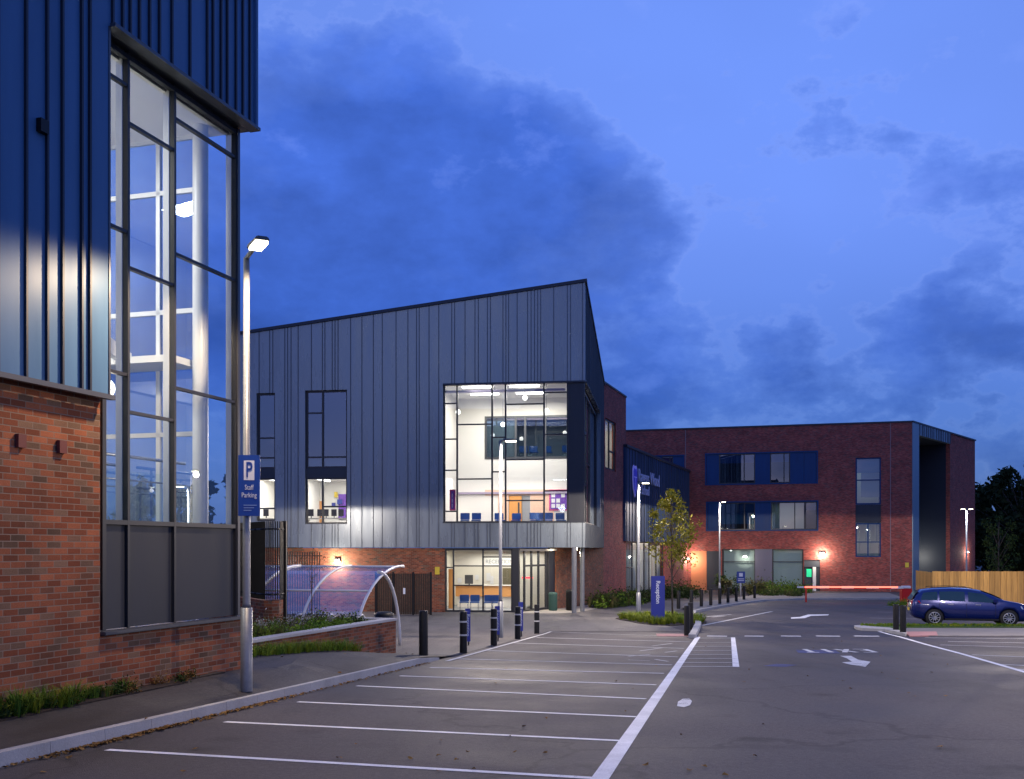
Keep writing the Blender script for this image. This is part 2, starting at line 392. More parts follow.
# kerb
def curb(name, pts, top=.12, w=.13, mtl=KERB):
    mb = MB(); pts = [Vector(p) for p in pts]
    for i, (a, b) in enumerate(zip(pts, pts[1:])):
        d = (b-a); L = d.length; d.normalize(); nrm = Vector((-d.y, d.x, 0)).normalized() * w
        n = max(1, int(round(L/.914)))
        for k in range(n):
            p = a + (b-a)*k/n + d*.003; q = a + (b-a)*(k+1)/n - d*.003
            tp = top if callable(top) else (lambda P: top)
            z0, z1 = tp(p), tp(q); hp = -h(p.y); hq = -h(q.y)
            mb.hexa([(p.x,p.y,hp-.1),(q.x,q.y,hq-.1),(q.x+nrm.x,q.y+nrm.y,hq-.1),(p.x+nrm.x,p.y+nrm.y,hp-.1),
                     (p.x+nrm.x*.12,p.y+nrm.y*.12,hp+z0),(q.x+nrm.x*.12,q.y+nrm.y*.12,hq+z1),(q.x+nrm.x,q.y+nrm.y,hq+z1),(p.x+nrm.x,p.y+nrm.y,hp+z0)])
    return tag(mb.build(name, mtl), kind='structure')
KY = [2, 9, 15, 21.5, 22.9]
curb('kerb', [(xk(Y), Y, 0) for Y in KY], top=lambda P: .128 if P.y < 21.4 else .128 - .075*(P.y-21.4)/1.5)
def line(mb, a, b, w=.1, dz=.004, n=None):
    a, b = Vector(a), Vector(b); L = (b-a).length; n = n or max(1, int(L/1.5)); d = (b-a).normalized(); q = Vector((-d.y, d.x, 0)).normalized()*w/2
    for k in range(n):
        p0 = a+(b-a)*k/n; p1 = a+(b-a)*(k+1)/n
        mb.quad(*[(c.x, c.y, -h(c.y)+dz) for c in (p0-q, p1-q, p1+q, p0+q)])
def poly(mb, pts, dz=.004):
    mb.add([(p[0], p[1], -h(p[1])+dz) for p in pts], [tuple(range(len(pts)))])
mk = MB()
A0 = G(600, 779); A1 = G(698, 637); dA = (A1-A0)
line(mk, A0 - dA*.25, A1, .15, .005)
BAY = [((0,768),None)]
for l_, r_ in [((107,750),(604,779)), ((225,722),(622,741)), ((298,702),(636,717)), ((357,686),(646,699)), ((400,676),(656,685)), ((430,667.7),(664,673.5))]:
    line(mk, G(*l_), G(*r_), .10)
nA = dA.normalized()
# bay in front of the frame, out of the picture
p = G(107,750); q = G(604,779); step = (G(225,722)-p); line(mk, p-step*.95, q-(G(622,741)-q)*.9, .10)
mk2 = MB()
for l_, r_ in [((459,659),(672,665)), ((488,650.7),(678,657)), ((514,643),(684,648.5)), ((537,637.6),(690,642))]:
    line(mk2, G(*l_), G(*r_), .14)
line(mk2, G(551,631.8), G(697,637), .09)
line(mk2, G(447,661.5), G(551,631.8), .10, .0105)
# access strip symbols inside the far bays
for (a, b) in [((628,656.5),(650,654.5)), ((640,651),(662,648)), ((652,646),(672,643.5)), ((655,659.5),(668,661.5)), ((628,660),(650,661)), ((665,652.5),(677,651))]:
    line(mk2, G(*a), G(*b), .07)
# hatched box to the right of the main line
line(mk, G(733,637.5), G(736,667), .13); line(mk2, G(700,637.5), G(733,637.5), .09)
for k in range(8):
    f = k/7.0
    line(mk2, G(699-21*f, 638.5+28*f), G(733+3*f, 638.3+28.4*f), .10)
# give-way dashes
for a, b in [(707,727),(744.5,763.5),(781,801),(816,840),(854,879)]:
    line(mk, G(a,636.1), G(b,636.3), .40, .005)
# right-hand edge line and bays
PTS = [(873,629.5),(900,637),(925,644.3),(960,653.5),(1000,665),(1024,672),(1100,694)]
for a, b in zip(PTS, PTS[1:]): line(mk, G(*a), G(*b), .12, .005)
for (a, b) in [((925,637.8),(1120,640)),((940,645),(1120,650)),((972,655),(1120,661)),((1000,664.5),(1120,670)),((948,641.5),(1100,644.5)),((1012,669),(1140,678))]:
    line(mk2, G(*a), G(*b), .14)
# far carriageway lines
for (a, b) in [((702,625.5),(722,621.5)),((722,621.5),(772,611.5)),((693,618),(731,614.5)),((712,617.2),(725,616))]: line(mk2, G(*a), G(*b), .16)
for (a, b) in [((884,606.5),(911,607)),((878,612),(915,613)),((870,618),(917,619)),((862,623.5),(917,624))]: line(mk2, G(*a), G(*b), .11)
poly(mk, [G(791,618.8), G(805,618.2), G(811,616), G(828,615.4), G(829,614.4), G(808,614.6), G(800,617), G(791,617.5)], .005)
# exit arrow, painted for the drivers coming this way
mk_w0 = MB(); poly(mk_w0, [G(840,656), G(851,656), G(858,659.8), G(870.5,662), G(865.5,667), G(849,664.5), G(842,662.6), G(852,661.8), G(847,658.6)], .005)
mk_w = MB()
# EXIT, read by drivers facing the camera
def glyph(ch, c, w, l):
    S = {'E': [((0,0),(0,1)),((0,0),(1,0)),((0,.5),(.8,.5)),((0,1),(1,1))], 'X': [((0,0),(1,1)),((0,1),(1,0))], 'I': [((.5,0),(.5,1))], 'T': [((0,1),(1,1)),((.5,0),(.5,1))]}[ch]
    for (a, b) in S:
        P = lambda q: Vector((c.x - (q[0]-.5)*w - .12*(q[1]-.5)*l, c.y - (q[1]-.5)*l, 0))
        line(mk_w, P(a), P(b), .13, .0055, 1)
c0 = G(862,650.5); c1 = G(822,652)
for i, ch in enumerate('EXIT'):
    glyph(ch, Vector((c0.x - i*.46, c0.y-.15, 0)), .30, 1.3)
poly(mk_w, [G(677,706.5), G(684,707.5), G(690,705.5), G(692,701.5), G(689,698.5), G(683,699), G(678,702)], .0055)
tag(mk.build('road_markings', LINE, fix=False), kind='structure'); tag(mk2.build('road_markings', LINE_OLD, fix=False), kind='structure')
tag(mk_w.build('road_markings', LINE_WORN, fix=False), kind='structure'); tag(mk_w0.build('road_markings', LINE_WORN, fix=False), kind='structure')
mb = MB(); line(mb, G(797,651.5), G(838,652), 1.3, .0045); line(mb, G(770,665), G(792,666), .7); tag(mb.build('road_markings', BLUEMARK, fix=False), kind='structure')
# right-hand island: kerb, turf strip, footway
def slab(name, pix, mtl, top, kind='structure'):
    P = [G(*q) for q in pix]; n = len(P); mb = MB()
    mb.add([(p.x,p.y,-h(p.y)+top) for p in P]+[(p.x,p.y,-h(p.y)-.1) for p in P], [tuple(range(n))]+[(i,(i+1)%n,n+(i+1)%n,n+i) for i in range(n)])
    return tag(mb.build(name, mtl), kind=kind)
slab('footway', [(905,631.8),(905,634.8),(912,636.6),(1140,636.6),(1140,628.5),(905,628.5)], PAVE2, .03)
slab('footway', [(903,632.3),(910,637),(938,636.4),(936,631.8)], TACT, .036)
slab('kerb', [(854,628.0),(856,629.6),(862,630.6),(885,631.8),(905,636.5),(907,635.2),(890,630.4),(868,628.6),(860,627.6)], KERB, .10)
TURFO = slab('verge', [(858,628.2),(868,629.4),(890,631.0),(903,633),(905,628.6),(1140,628.6),(1140,626.2),(860,626.0)], TURF, .075)
slab('footway', [(611,639.2),(611,636.2),(690,636.4),(697,640.4)][:0] or [(657,636.3),(656,634.0),(690,634.2),(690,636.5)], TACT, .014)
# far footway behind the row of bollards
FK = [(694,617.5),(697,612.6),(706,610.6),(727,606.8),(741,604.6),(755,602.6),(766,601.2),(803,599.8),(905,599.3)]
FP = [G(*p) for p in FK]
mb = MB(); BK = [G(x, 596.6) for x in (640,660,680,700,735,760,775,803,930)]
BK = [Vector((p.x + (p.x/p.y)*8, p.y+12, 0)) for p in FP]
for i in range(len(FP)-1):
    mb.quad(*[(p.x,p.y,-h(p.y)+.10) for p in (FP[i],FP[i+1],BK[i+1],BK[i])])
tag(mb.build('footway', PAVE2, fix=False), kind='structure')
curb('kerb', FP, top=.12, w=.2)
curb('kerb', [G(696.5,638), G(702,625), G(699,617.5)], top=.11, w=.25)
# bed for the island with the reception sign
def blob(c, rx, ry, n=18, sd=1):
    r = random.Random(sd); return [Vector((c.x+rx*math.cos(2*math.pi*i/n)*(1+r.uniform(-.12,.12)), c.y+ry*math.sin(2*math.pi*i/n)*(1+r.uniform(-.12,.12)), 0)) for i in range(n)]
def bed(pts, top=.03, name='planting_soil'):
    n = len(pts); mb = MB(); mb.add([(p.x,p.y,-h(p.y)+top) for p in pts]+[(p.x,p.y,-h(p.y)-.1) for p in pts], [tuple(range(n))]+[(i,(i+1)%n,n+(i+1)%n,n+i) for i in range(n)])
    return tag(mb.build(name, SOIL), kind='structure')

# ================================================================== NEAR BLOCK (left)
WA = Wall(-5.10, 13, .3076, 1)
b1 = thing('school_block', WA.p(0, 0, -1.95), 'tall near red brick block with blue-grey ribbed cladding and lit glazed stair corner', 'building')
UE = WA.u(243); UW = WA.u(237.5, -.1); zS = -1.06; zP = .33; zH = 6.5
mb = MB(); facade(mb, WA, -9.5, 0, -2.6, 1.92, v0=-.35); facade(mb, WA, 0.002, UE, -2.6, zS-.03, v0=-.35, v1=-.004); mb.build('brick_wall', BRICK, b1)
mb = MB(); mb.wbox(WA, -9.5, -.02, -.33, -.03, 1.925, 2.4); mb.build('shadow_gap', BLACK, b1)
zc = WA.z(107, 395, .12); ztop = 12.5
uL = WA.u(110, .12); uR = WA.u(260, .2)
hole = [(uL, uR+1, zc-.1, zH)]
mb = MB(); facade(mb, WA, -9.5, uR, zc, ztop, hole, v0=-.06, v1=.12)
rn = random.Random(3); seams(mb, WA, -9.5, uR, zc, ztop, hole, v=.12, d=.035, wd=.03, step=(.2,.42), rnd=rn, pair=.5)
mb.wbox(WA, uR-.05, uR+.0, .121, .17, zH, ztop)
mb.build('ribbed_cladding', [CLAD, SEAM], b1)
mb = MB(); mb.wbox(WA, -9.5, uL+.0, .125, .20, zc-.06, zc-.002); mb.wbox(WA, uL, uR+.02, .02, .20, zH-.05, zH-.002); mb.wbox(WA, uL-.03, uL+.002, -.1, .13, zc, zH-.05)
mb.build('cladding_trim', TRIM, b1)
mb = MB(); mb.wbox(WA, uL, uR, -.35, .01, zH-.045, zH-.004); mb.build('soffit', TRIM, b1)
mb = MB(); mb.wbox(WA, WA.u(36,.12), WA.u(44,.12), .122, .19, WA.z(40,133,.12), WA.z(40,120,.12)); mb.build('wall_vent', BLACK, b1)
for px, py in ((19,441),(60,447)):
    mb = MB(); u = WA.u(px); z = WA.z(px, py); mb.wbox(WA, u-.06, u+.06, .002, .05, z-.075, z+.075); mb.build('brick_vent', mat('terracotta_vent', (.16,.04,.03), .7) if px == 19 else bpy.data.materials['terracotta_vent'], b1)
mb = MB(); mb.wbox(WA, .01, UE+.05, -.12, .07, zS-.025, zS+.02, mi=0); mb.build('sill', TRIM, b1, bevel=.008)
# grey panels below the glass
wn = []
um = [WA.u(x, -.1) for x in (102.5, 127, 173.5, 235.5)]
for a, b in zip(um, um[1:]):
    mb = MB(); mb.wbox(WA, a+.03, b-.03, -.16, -.115, zS+.03, zP-.03); mb.build('spandrel_panel', PANEL, b1)
# curtain wall
fr_ = MB()
for i, u in enumerate(um):
    w = .022 if i in (1,2) else .035
    fr_.wbox(WA, u-w, u+w, -.15, -.07, zS+.025, zH-.05)
for z in (zP, zH-.12): fr_.wbox(WA, um[0]-.03, um[3]+.03, -.149, -.072, z-.03, z+.03)
for (i, zs) in ((0, ((115,78),(115,227),(115,372))), (1, ((150,136),(150,276),(150,416))), (2, ((205,138),(205,267),(205,395)))):
    for px, py in zs:
        z = WA.z(px, py, -.1); fr_.wbox(WA, um[i]+.02, um[i+1]-.02, -.148, -.08, z-.02, z+.02)
wf = fr_.build('curtain_wall', FRAME, b1)
mb = MB()
for a, b in zip(um, um[1:]): mb.quad(WA.p(a,-.11,zP), WA.p(b,-.11,zP), WA.p(b,-.11,zH-.1), WA.p(a,-.11,zH-.1))
mb.build('glass', GLASSN, wf, fix=False)
mb = MB()
for i in (0,1,2,3):
    u = um[i] - (.0 if i else -.05); mb.wbox(WA, u-.03, u+.03, -.25, -.155, zP, zH-.1)
mb.build('mullion_fin', WSTEEL, b1)
mb = MB(); mb.wbox(WA, UE-.06, UE, -.2, -.05, zS+.03, zH-.06); mb.build('corner_trim', TRIM, b1)
# stair room behind the glass
D = 5.0
mb = MB()
mb.wbox(WA, -3.2, UE-.1, -D, -.2, zH-.16, zH-.06)               # ceiling
mb.wbox(WA, -3.2, -3.0, -D, -.38, -2, zH-.17); mb.wbox(WA, -3.0, UE-.1, -D-.2, -D, -2, zH-.17)
mb.build('stair_room', WHITE, b1)
mb = MB(); mb.wbox(WA, -3, UE-.12, -D+.01, -.17, zP-.9, zP-.75); mb.build('stair_landing', GREY, b1)
# end wall of the stair room, glazed
uE = UE - .22
ef = MB()
k = lambda py: -(py-HZ)/F*16.6
for z in (k(148), k(200), k(317), k(437)): ef.wbox(WA, uE-.03, uE+.03, -D, -.5, z-.035, z+.035)
for v in (-.55, -1.35, -3.1, -D+.05): ef.wbox(WA, uE-.03, uE+.03, v-.035, v+.035, -1, zH-.17)
ef.wbox(WA, uE-.02, uE+.02, -D, -.5, -1.0, zP-.5)
e = ef.build('end_glazing', WSTEEL, b1)
mb = MB(); mb.quad(WA.p(uE,-D,zP-.5), WA.p(uE,-.5,zP-.5), WA.p(uE,-.5,zH-.17), WA.p(uE,-D,zH-.17)); mb.build('glass', GLASSB, e, fix=False)
mb = MB(); mb.lathe([(.115,zP-.8),(.115,zH-.16)], c=tuple(WA.p(uE-.28,-.42,0))[:2]+(0,), seg=20); mb.build('column', WSTEEL, b1)
# flight of stairs: stringers, steps, balustrade
s = MB(); P0 = WA.p(.2,-1.5, 3.55); P1 = WA.p(2.6,-1.5, 2.75)
s.hexa([WA.p(-2.0,-1.6,4.2),WA.p(2.6,-1.6,2.72),WA.p(2.6,-1.5,2.72),WA.p(-2.0,-1.5,4.2),WA.p(-2.0,-1.6,4.42),WA.p(2.6,-1.6,2.95),WA.p(2.6,-1.5,2.95),WA.p(-2.0,-1.5,4.42)])
s.wbox(WA, -2.5, uE-.05, -3.1, -2.9, 2.72, 2.9); s.wbox(WA, 2.3, uE-.05, -3.0, -.6, 2.74, 2.84)
s.build('stair_stringer', WSTEEL, b1)
rl = MB(); gp = MB()
for v in (-.75, -1.9, -3.0):
    for u in (-1.2, .1, 1.3, 2.5):
        rl.tube([WA.p(u,v,zP-.75), WA.p(u,v,zP+.95)], .02)
    rl.tube([WA.p(-2.2,v,zP+.95), WA.p(uE-.2,v,zP+.95)], .024); rl.tube([WA.p(-2.2,v,zP+.62), WA.p(uE-.2,v,zP+.62)], .012)
    gp.quad(WA.p(-1.2,v,zP-.6), WA.p(2.5,v,zP-.6), WA.p(2.5,v,zP+.75), WA.p(-1.2,v,zP+.75))
rr = rl.build('handrail', STEEL, b1); gp.build('balustrade_glass', GLASSR, rr, fix=False)
def sphere(c, r, n=10, m=16): return MB().lathe([(r*math.sin(math.pi*i/n), -r*math.cos(math.pi*i/n)) for i in range(n+1)], c=tuple(c), seg=m)
pc = WA.p(1.35, -1.0, 2.22)
pl = thing('pendant_lamp', pc, 'round white globe lamp glowing inside the stair corner of the near block', 'lamp', 'globe pendant lamps behind the glass')
sphere(pc, .14).build('globe', GLOBE, pl); MB().tube([pc+Vector((0,0,.14)), (pc.x,pc.y,zH-.17)], .008, 6).build('flex', BLACK, pl)
point('stair_uplight', WA.p(.2,-2.2,3.6), 90, (1,.97,.9), .3); area('stair_light', WA.p(.5,-2.4,zH-.3), 1.3, .5, 230, (1,.96,.88)); point('globe_light', pc+Vector((0,0,-.3)), 10, rad=.12)  # first point light is an added fill to brighten the ceiling, no fitting
# rest of the block: back, returns, roof
mb = MB(); mb.wbox(WA, -9.5, uR-.02, -14, -13.7, -2.6, ztop); mb.wbox(WA, -9.6, -9.52, -13.7, -.36, -2.6, ztop); mb.wbox(WA, UE-.3, UE-.05, -13.7, -D-.25, -2.6, zH-.2); mb.build('rear_wall', BRICK, b1)
mb = MB(); mb.wbox(WA, -9.5, uR-.02, -13.69, -.07, ztop-.5, ztop-.2); mb.wbox(WA, -9.4, uR-.02, -13.6, -.36, zH-.05+.002, zH+.2); mb.wbox(WA, uR-.14, uR-.02, -13.6, -.07, zH+.21, ztop-.51); mb.build('roof', TRIM, b1)

# ================================================================== MIDDLE BLOCK
WB = Wall(3.754, 54, 1, -.1429)           # front; u runs negative to the left
WS = Wall(3.754, 54, .1429, 1)            # side
b2 = thing('school_block', WB.p(-9, 0, -3.35), 'middle block with sloping roofline, grey ribbed cladding and a large bright corner window', 'building')
uLft = WB.u(236); zb = .03
topz = lambda u: 13.68 + (13.68-11.58)/17.9*u
holes = []
W1 = (WB.u(443), -.02, WB.z(443,523), WB.z(443,383.5))
W2 = (WB.u(305), WB.u(347), WB.z(326,524), WB.z(326,390)); W3 = (WB.u(256.5), WB.u(275), WB.z(266,521), WB.z(266,393))
W1 = (W1[0], 0, W1[2], W1[3])
mb = MB(); facade(mb, WB, uLft, 0, zb, topz, [W1, W2, W3], v0=-.25)
seams(mb, WB, uLft, -.05, zb, topz, [W1, W2, W3], v=0, d=.03, wd=.03, step=(.38,.75), rnd=random.Random(11), pair=.3)
stop = lambda u: 13.68 - 2.6*u/17.7
hS = (0, WS.u(600.5), W1[2], 8.72)
facade(mb, WS, .26, 17.7, zb, stop, [hS], v0=-.25)
seams(mb, WS, .3, 17.6, zb, stop, [hS], v=0, d=.045, wd=.035, step=(.38,.7), rnd=random.Random(12), pair=.2)
mb.build('ribbed_cladding', [CLAD2, SEAM2], b2)
mb = MB()
mb.wbox(WB, uLft-.1, .1, -.28, .09, topz(uLft)+.002, topz(uLft)+.16, topz(0)+.002, topz(0)+.16)
mb.wbox(WS, .1, 17.8, -.28, .09, stop(.1)+.002, stop(.1)+.16, stop(17.8)+.002, stop(17.8)+.16)
mb.build('roof_coping', SEAM, b2)
mb = MB(); mb.hexa([WB.p(uLft,-.3,topz(uLft)-.3), WB.p(-.3,-.3,topz(0)-.35), WS.p(17.6,-.3,stop(17.6)-.3), WB.p(uLft,-17,topz(uLft)-.3),
                   WB.p(uLft,-.3,topz(uLft)-.1), WB.p(-.3,-.3,topz(0)-.15), WS.p(17.6,-.3,stop(17.6)-.1), WB.p(uLft,-17,topz(uLft)-.1)])
mb.build('roof', TRIM, b2)
mb = MB(); mb.wbox(WB, uLft-.02, uLft+.2, -17, -.26, zb, 11.2); mb.wbox(WB, uLft+.2, -.5, -17.3, -17, zb, 11.2); mb.build('rear_wall', CLAD2, b2)
mb = MB(); mb.wbox(WB, uLft+.2, -.27, -16.9, -.26, zb+.01, zb+.25); mb.build('soffit', TRIM, b2)
# door-style frame trims round the openings
def window(parent, w, q, v, mull=(), trans=(), fw=.05, gl=GLASS, fm=None, dep=.1, nm='window', lab=None):
    u0, u1, z0, z1 = q; mb = MB()
    for a in (u0, u1-fw*2): mb.wbox(w, a, a+fw*2, v-dep, v, z0, z1)
    for a in (z0, z1-fw*2): mb.wbox(w, u0+fw*2+.001, u1-fw*2-.001, v-dep, v, a, a+fw*2)
    for u in mull: mb.wbox(w, u-fw, u+fw, v-dep, v-.002, z0+fw*2, z1-fw*2)
    for (a, b, z) in trans: mb.wbox(w, a+fw, b-fw, v-dep+.002, v-.004, z-fw*.8, z+fw*.8)
    o = mb.build(nm, fm or FRAME, parent)
    g = MB().quad(w.p(u0,v-dep*.6,z0), w.p(u1,v-dep*.6,z0), w.p(u1,v-dep*.6,z1), w.p(u0,v-dep*.6,z1)).build('pane', gl, o, fix=False)
    return o
def room(parent, w, u0, u1, z0, z1, v0, depth, wm=WHITE, fm=CARPET, nm='room', back=(), skip=''):
    mb = MB()
    if 'l' not in skip: mb.wbox(w, u0-.1, u0, v0-depth, v0, z0, z1)
    if 'r' not in skip: mb.wbox(w, u1, u1+.1, v0-depth, v0, z0, z1)
    facade(mb, w, u0-.1, u1+.1, z0, z1, back, v0=v0-depth-.1, v1=v0-depth)
    mb.wbox(w, u0-.1, u1+.1, v0-depth-.1, v0, z1, z1+.1)
    mb.wbox(w, u0-.1, u1+.1, v0-depth-.1, v0, z0-.1, z0, mi=1)
    return mb.build(nm, [wm, fm], parent)
PX = lambda px: WB.u(px, -.12)
def PZ(py): return -(py-HZ)/F*WB.p(WB.u(505)).y
bu1 = PX(568.5)
cols = [PX(457), PX(492), PX(505.5), PX(544)]
e0, e1 = W1[0], bu1
tr = [(e0,cols[0],PZ(y)) for y in (402,438,469.5,511)] + [(cols[0],cols[1],PZ(y)) for y in (423.5,478.5)] + \
     [(cols[1],cols[2],PZ(y)) for y in (437,471.5)] + [(cols[2],cols[3],PZ(y)) for y in (404,459.5,500.5)] + [(cols[3],e1,PZ(y)) for y in (393,435,491)]
window(b2, WB, (e0, e1, W1[2], W1[3]), -.12, cols, tr, fw=.045, nm='corner_window')
mb = MB(); mb.wbox(WB, bu1+.01, -.03, -.3, -.04, W1[2], W1[3]-.12); mb.build('corner_pier', PANEL, b2)
MB().wbox(WB, e0, -.0, -.24, .04, W1[3]-.10, W1[3]-.005).build('window_head', SEAM, b2); MB().wbox(WB, e0, 0, -.1, .05, W1[2]+.002, W1[2]+.05).build('window_sill', SEAM, b2)
# recessed side glazing
sw0, sw1 = .35, hS[1]
window(b2, WS, (sw0, sw1-.1, W1[2]+.02, 8.6), -.28, [2.2, 5, 8], [(sw0,2.2,5),(2.2,5,3.5),(2.2,5,6.4),(5,8,4.8)], fw=.06, gl=GLASSB, nm='side_window')
mb = MB(); mb.wbox(WS, .28, sw1, -.8, -.01, 8.73, 8.85); mb.wbox(WS, .3, sw1, -.8, -.01, W1[2]-.1, W1[2]-.01); mb.wbox(WS, sw1-.02, sw1+.1, -.8, -.26, W1[2], 8.7); mb.build('reveal', SEAM, b2)
# the two-storey room
zf = 1.02
DR = 6.5
bk = lambda px, py: (WB.u(px, -DR-.2), WB.z(px, py, -DR-.2))
h1 = (bk(484.5,0)[0], bk(572,0)[0], bk(500,459)[1], bk(500,416)[1])
h2 = (bk(508.5,0)[0], bk(530,0)[0], zf, bk(515,495.5)[1])
rm = room(b2, WB, e0-.6, -1.0, zf, 8.75, -.28, DR, back=[h1, h2], skip='r', nm='hall')
LIL = mat('lilac_trim', (.35,.3,.42), .6); MB().wbox(WB, e0-.5, -1.1, -DR-.27, -DR-.14, bk(500,494)[1]-.0, bk(500,494)[1]+.12).build('gallery_edge', LIL, b2); MB().wbox(WB, e0-.5, -1.1, -.8, -.5, PZ(390), PZ(388)).build('ceiling_beam', LIL, b2)
MB().wbox(WB, h2[1]-.48, h2[1], -DR-.4, -DR-.3, zf, h2[3]).build('side_panel', GREY, b2)
mb = MB(); 
mb.wbox(WB, bk(500,0)[0]-.9, -1.05, -DR-.27, -DR-.25, bk(515,495.5)[1]+.01, bk(500,494)[1]+.25); mb.build('ceiling_band', PEACH, b2)
# peach bay beside the door
MB().wbox(WB, h2[1]+.02, h2[1]+1.4, -DR-.27, -DR-.25, zf, h2[3]).build('peach_panel', PEACH, b2); MB().wbox(WB, bk(498,0)[0], h2[0]-.02, -DR-.27, -DR-.25, zf, h2[3]).build('peach_panel', PEACH, b2)
mb = MB(); mb.wbox(WB, h2[0]+.03, h2[1]-.5, -DR-.3, -DR-.24, zf, h2[3]-.03); d = mb.build('door', ORANGE, b2)
mb = MB(); mb.wbox(WB, h2[1]-.72, h2[1]-.62, -DR-.24, -DR-.235, zf+.3, h2[3]-.4); mb.build('vision_panel', DARKIN, d)
room(b2, WB, h1[0], h1[1], h1[2], h1[3]+.1, -DR-.4, 4, GREY, CARPET, nm='upper_classroom')
window(b2, WB, h1, -DR-.25, [bk(x,0)[0] for x in (515.5,525,545)], [], fw=.06, gl=GLASSB, fm=TRIM, nm='internal_window')
mb = MB(); mb.wbox(WB, h1[0]+.1, bk(514,0)[0], -DR-.55, -DR-.45, h1[2]+.1, h1[3]-.1); mb.build('display_board', GREY, b2)
area('classroom_light', WB.p((h1[0]+h1[1])/2, -DR-2.4, h1[3]-.1), 3, 2, 22, (.8,.9,1))
def chair(loc, rot, label, group, mtl=BLUECH, legs=True):
    c = thing('chair', loc, label, 'chair', group); cs, sn = math.cos(rot), math.sin(rot)
    T = lambda p: Vector((loc[0]+p[0]*cs-p[1]*sn, loc[1]+p[0]*sn+p[1]*cs, loc[2]+p[2]))
    def bx(mb, *a):
        x0,x1,y0,y1,z0,z1 = a; mb.hexa([T(q) for q in ((x0,y0,z0),(x1,y0,z0),(x1,y1,z0),(x0,y1,z0),(x0,y0,z1),(x1,y0,z1),(x1,y1,z1),(x0,y1,z1))]); return mb
    bx(MB(), -.25,.25,-.24,.24,.42,.48).build('seat', mtl, c, bevel=.02)
    bx(MB(), -.25,.25,.22,.27,.50,.86).build('backrest', mtl, c, bevel=.02)
    for x in (-.21,.21):
        for y in (-.2,.2): MB().tube([T((x,y,0)), T((x,y,.43))], .014, 6).build('leg', STEEL, c)
    return c
words = ['first','second','third','fourth','fifth','sixth','seventh','eighth']
i = 0
for px, v in ((465,-1.2),(476,-1.2),(500,-1.6),(516,-2),(535,-1.2),(541,-1.5),(548,-1.2),(561,-1.8)):
    P = WB.p(WB.u(px, v), v, zf); chair(P, .14+random.uniform(-.3,.3), f'blue chair behind the bright corner window, {words[i]} from the left along the sill', 'blue chairs behind the corner window'); i += 1
i = 0
for px, v in ((524,-DR-1.2),(534,-DR-1.2),(548,-DR-1.4),(567,-DR-1.2)):
    P = WB.p(WB.u(px, v), v, h1[2]+.001); chair(P, .14, f'blue chair in the upper classroom seen through the corner window, {words[i]} from the left', 'blue chairs in the upper classroom'); i += 1
for (a, b, c, d_, lab) in ((549,568,489.5,510.5,'magenta edged purple display board near the right end of the corner window'),(449.5,455.5,489.5,510.5,'narrow purple display board at the left end of the corner window')):
    v = -1.0 if a > 500 else -2.0
    v = -DR-.2 if a > 500 else -1.0
    u0, u1 = WB.u(a,v), WB.u(b,v); z0, z1 = WB.z(a,d_,v), WB.z(a,c,v)
    po = thing('poster', WB.p((u0+u1)/2, v, z0), lab, 'poster', 'purple display boards in the hall')
    MB().wbox(WB, u0, u1, v-.07, v-.02, z0, z1).build('border', MAG, po); MB().wbox(WB, u0+.08, u1-.08, v-.018, v+.0, z0+.08, z1-.08).build('board', PURP, po)
    mb = MB()
    nx_ = 3 if b-a > 10 else 1
    for i_ in range(nx_):
        for j in range(3):
            if (i_+j) % 4 == 3: continue
            uu = u0+.14+(u1-u0-.25)*i_/nx_; mb.wbox(WB, uu, uu+(u1-u0-.3)/nx_*.8, v+.002, v+.008, z0+.15+(z1-z0-.3)*j/3, z0+.15+(z1-z0-.3)*(j+.75)/3)
    mb.build('printed_sheet', PAPER, po)
i = 0
for px, py, v in ((458,412,-1),(503,424.5,-3),(546.5,411,-1.5),(525,398,-3)):
    P = WB.p(WB.u(px,v), v, WB.z(px,py,v)); t_ = thing('pendant_lamp', P, f'white pendant lamp hanging in the bright corner window, {words[i]} of the group counted from a random hand'.replace(', '+words[i]+' of the group counted from a random hand', ['',' at its far left edge',' left of centre',' near the centre',' towards its right side',' just under the ceiling',' under the ceiling right of centre',' low and far back'][i] if i else ' at the far left edge'), 'lamp', 'pendant lamps in the hall')
    sphere(P, .13, 8, 12).build('globe', GLOBE, t_); MB().tube([P+Vector((0,0,.15)), (P.x,P.y,8.74)], .012, 5).build('flex', TRIM, t_); i += 1
for fu, fv in ((-6,-2),(-6,-4.6),(-3.4,-2),(-3.4,-4.6)): MB().wbox(WB, fu-.8, fu+.8, fv-.12, fv+.12, 8.66, 8.74).build('ceiling_light', TUBE, b2)
area('hall_light', WB.p(-4,-3,8.5), 5, 5, 760, (1,.93,.84)); area('hall_low_light', WB.p(-5,-5,4.0), 6, 1.5, 130, (1,.87,.74))
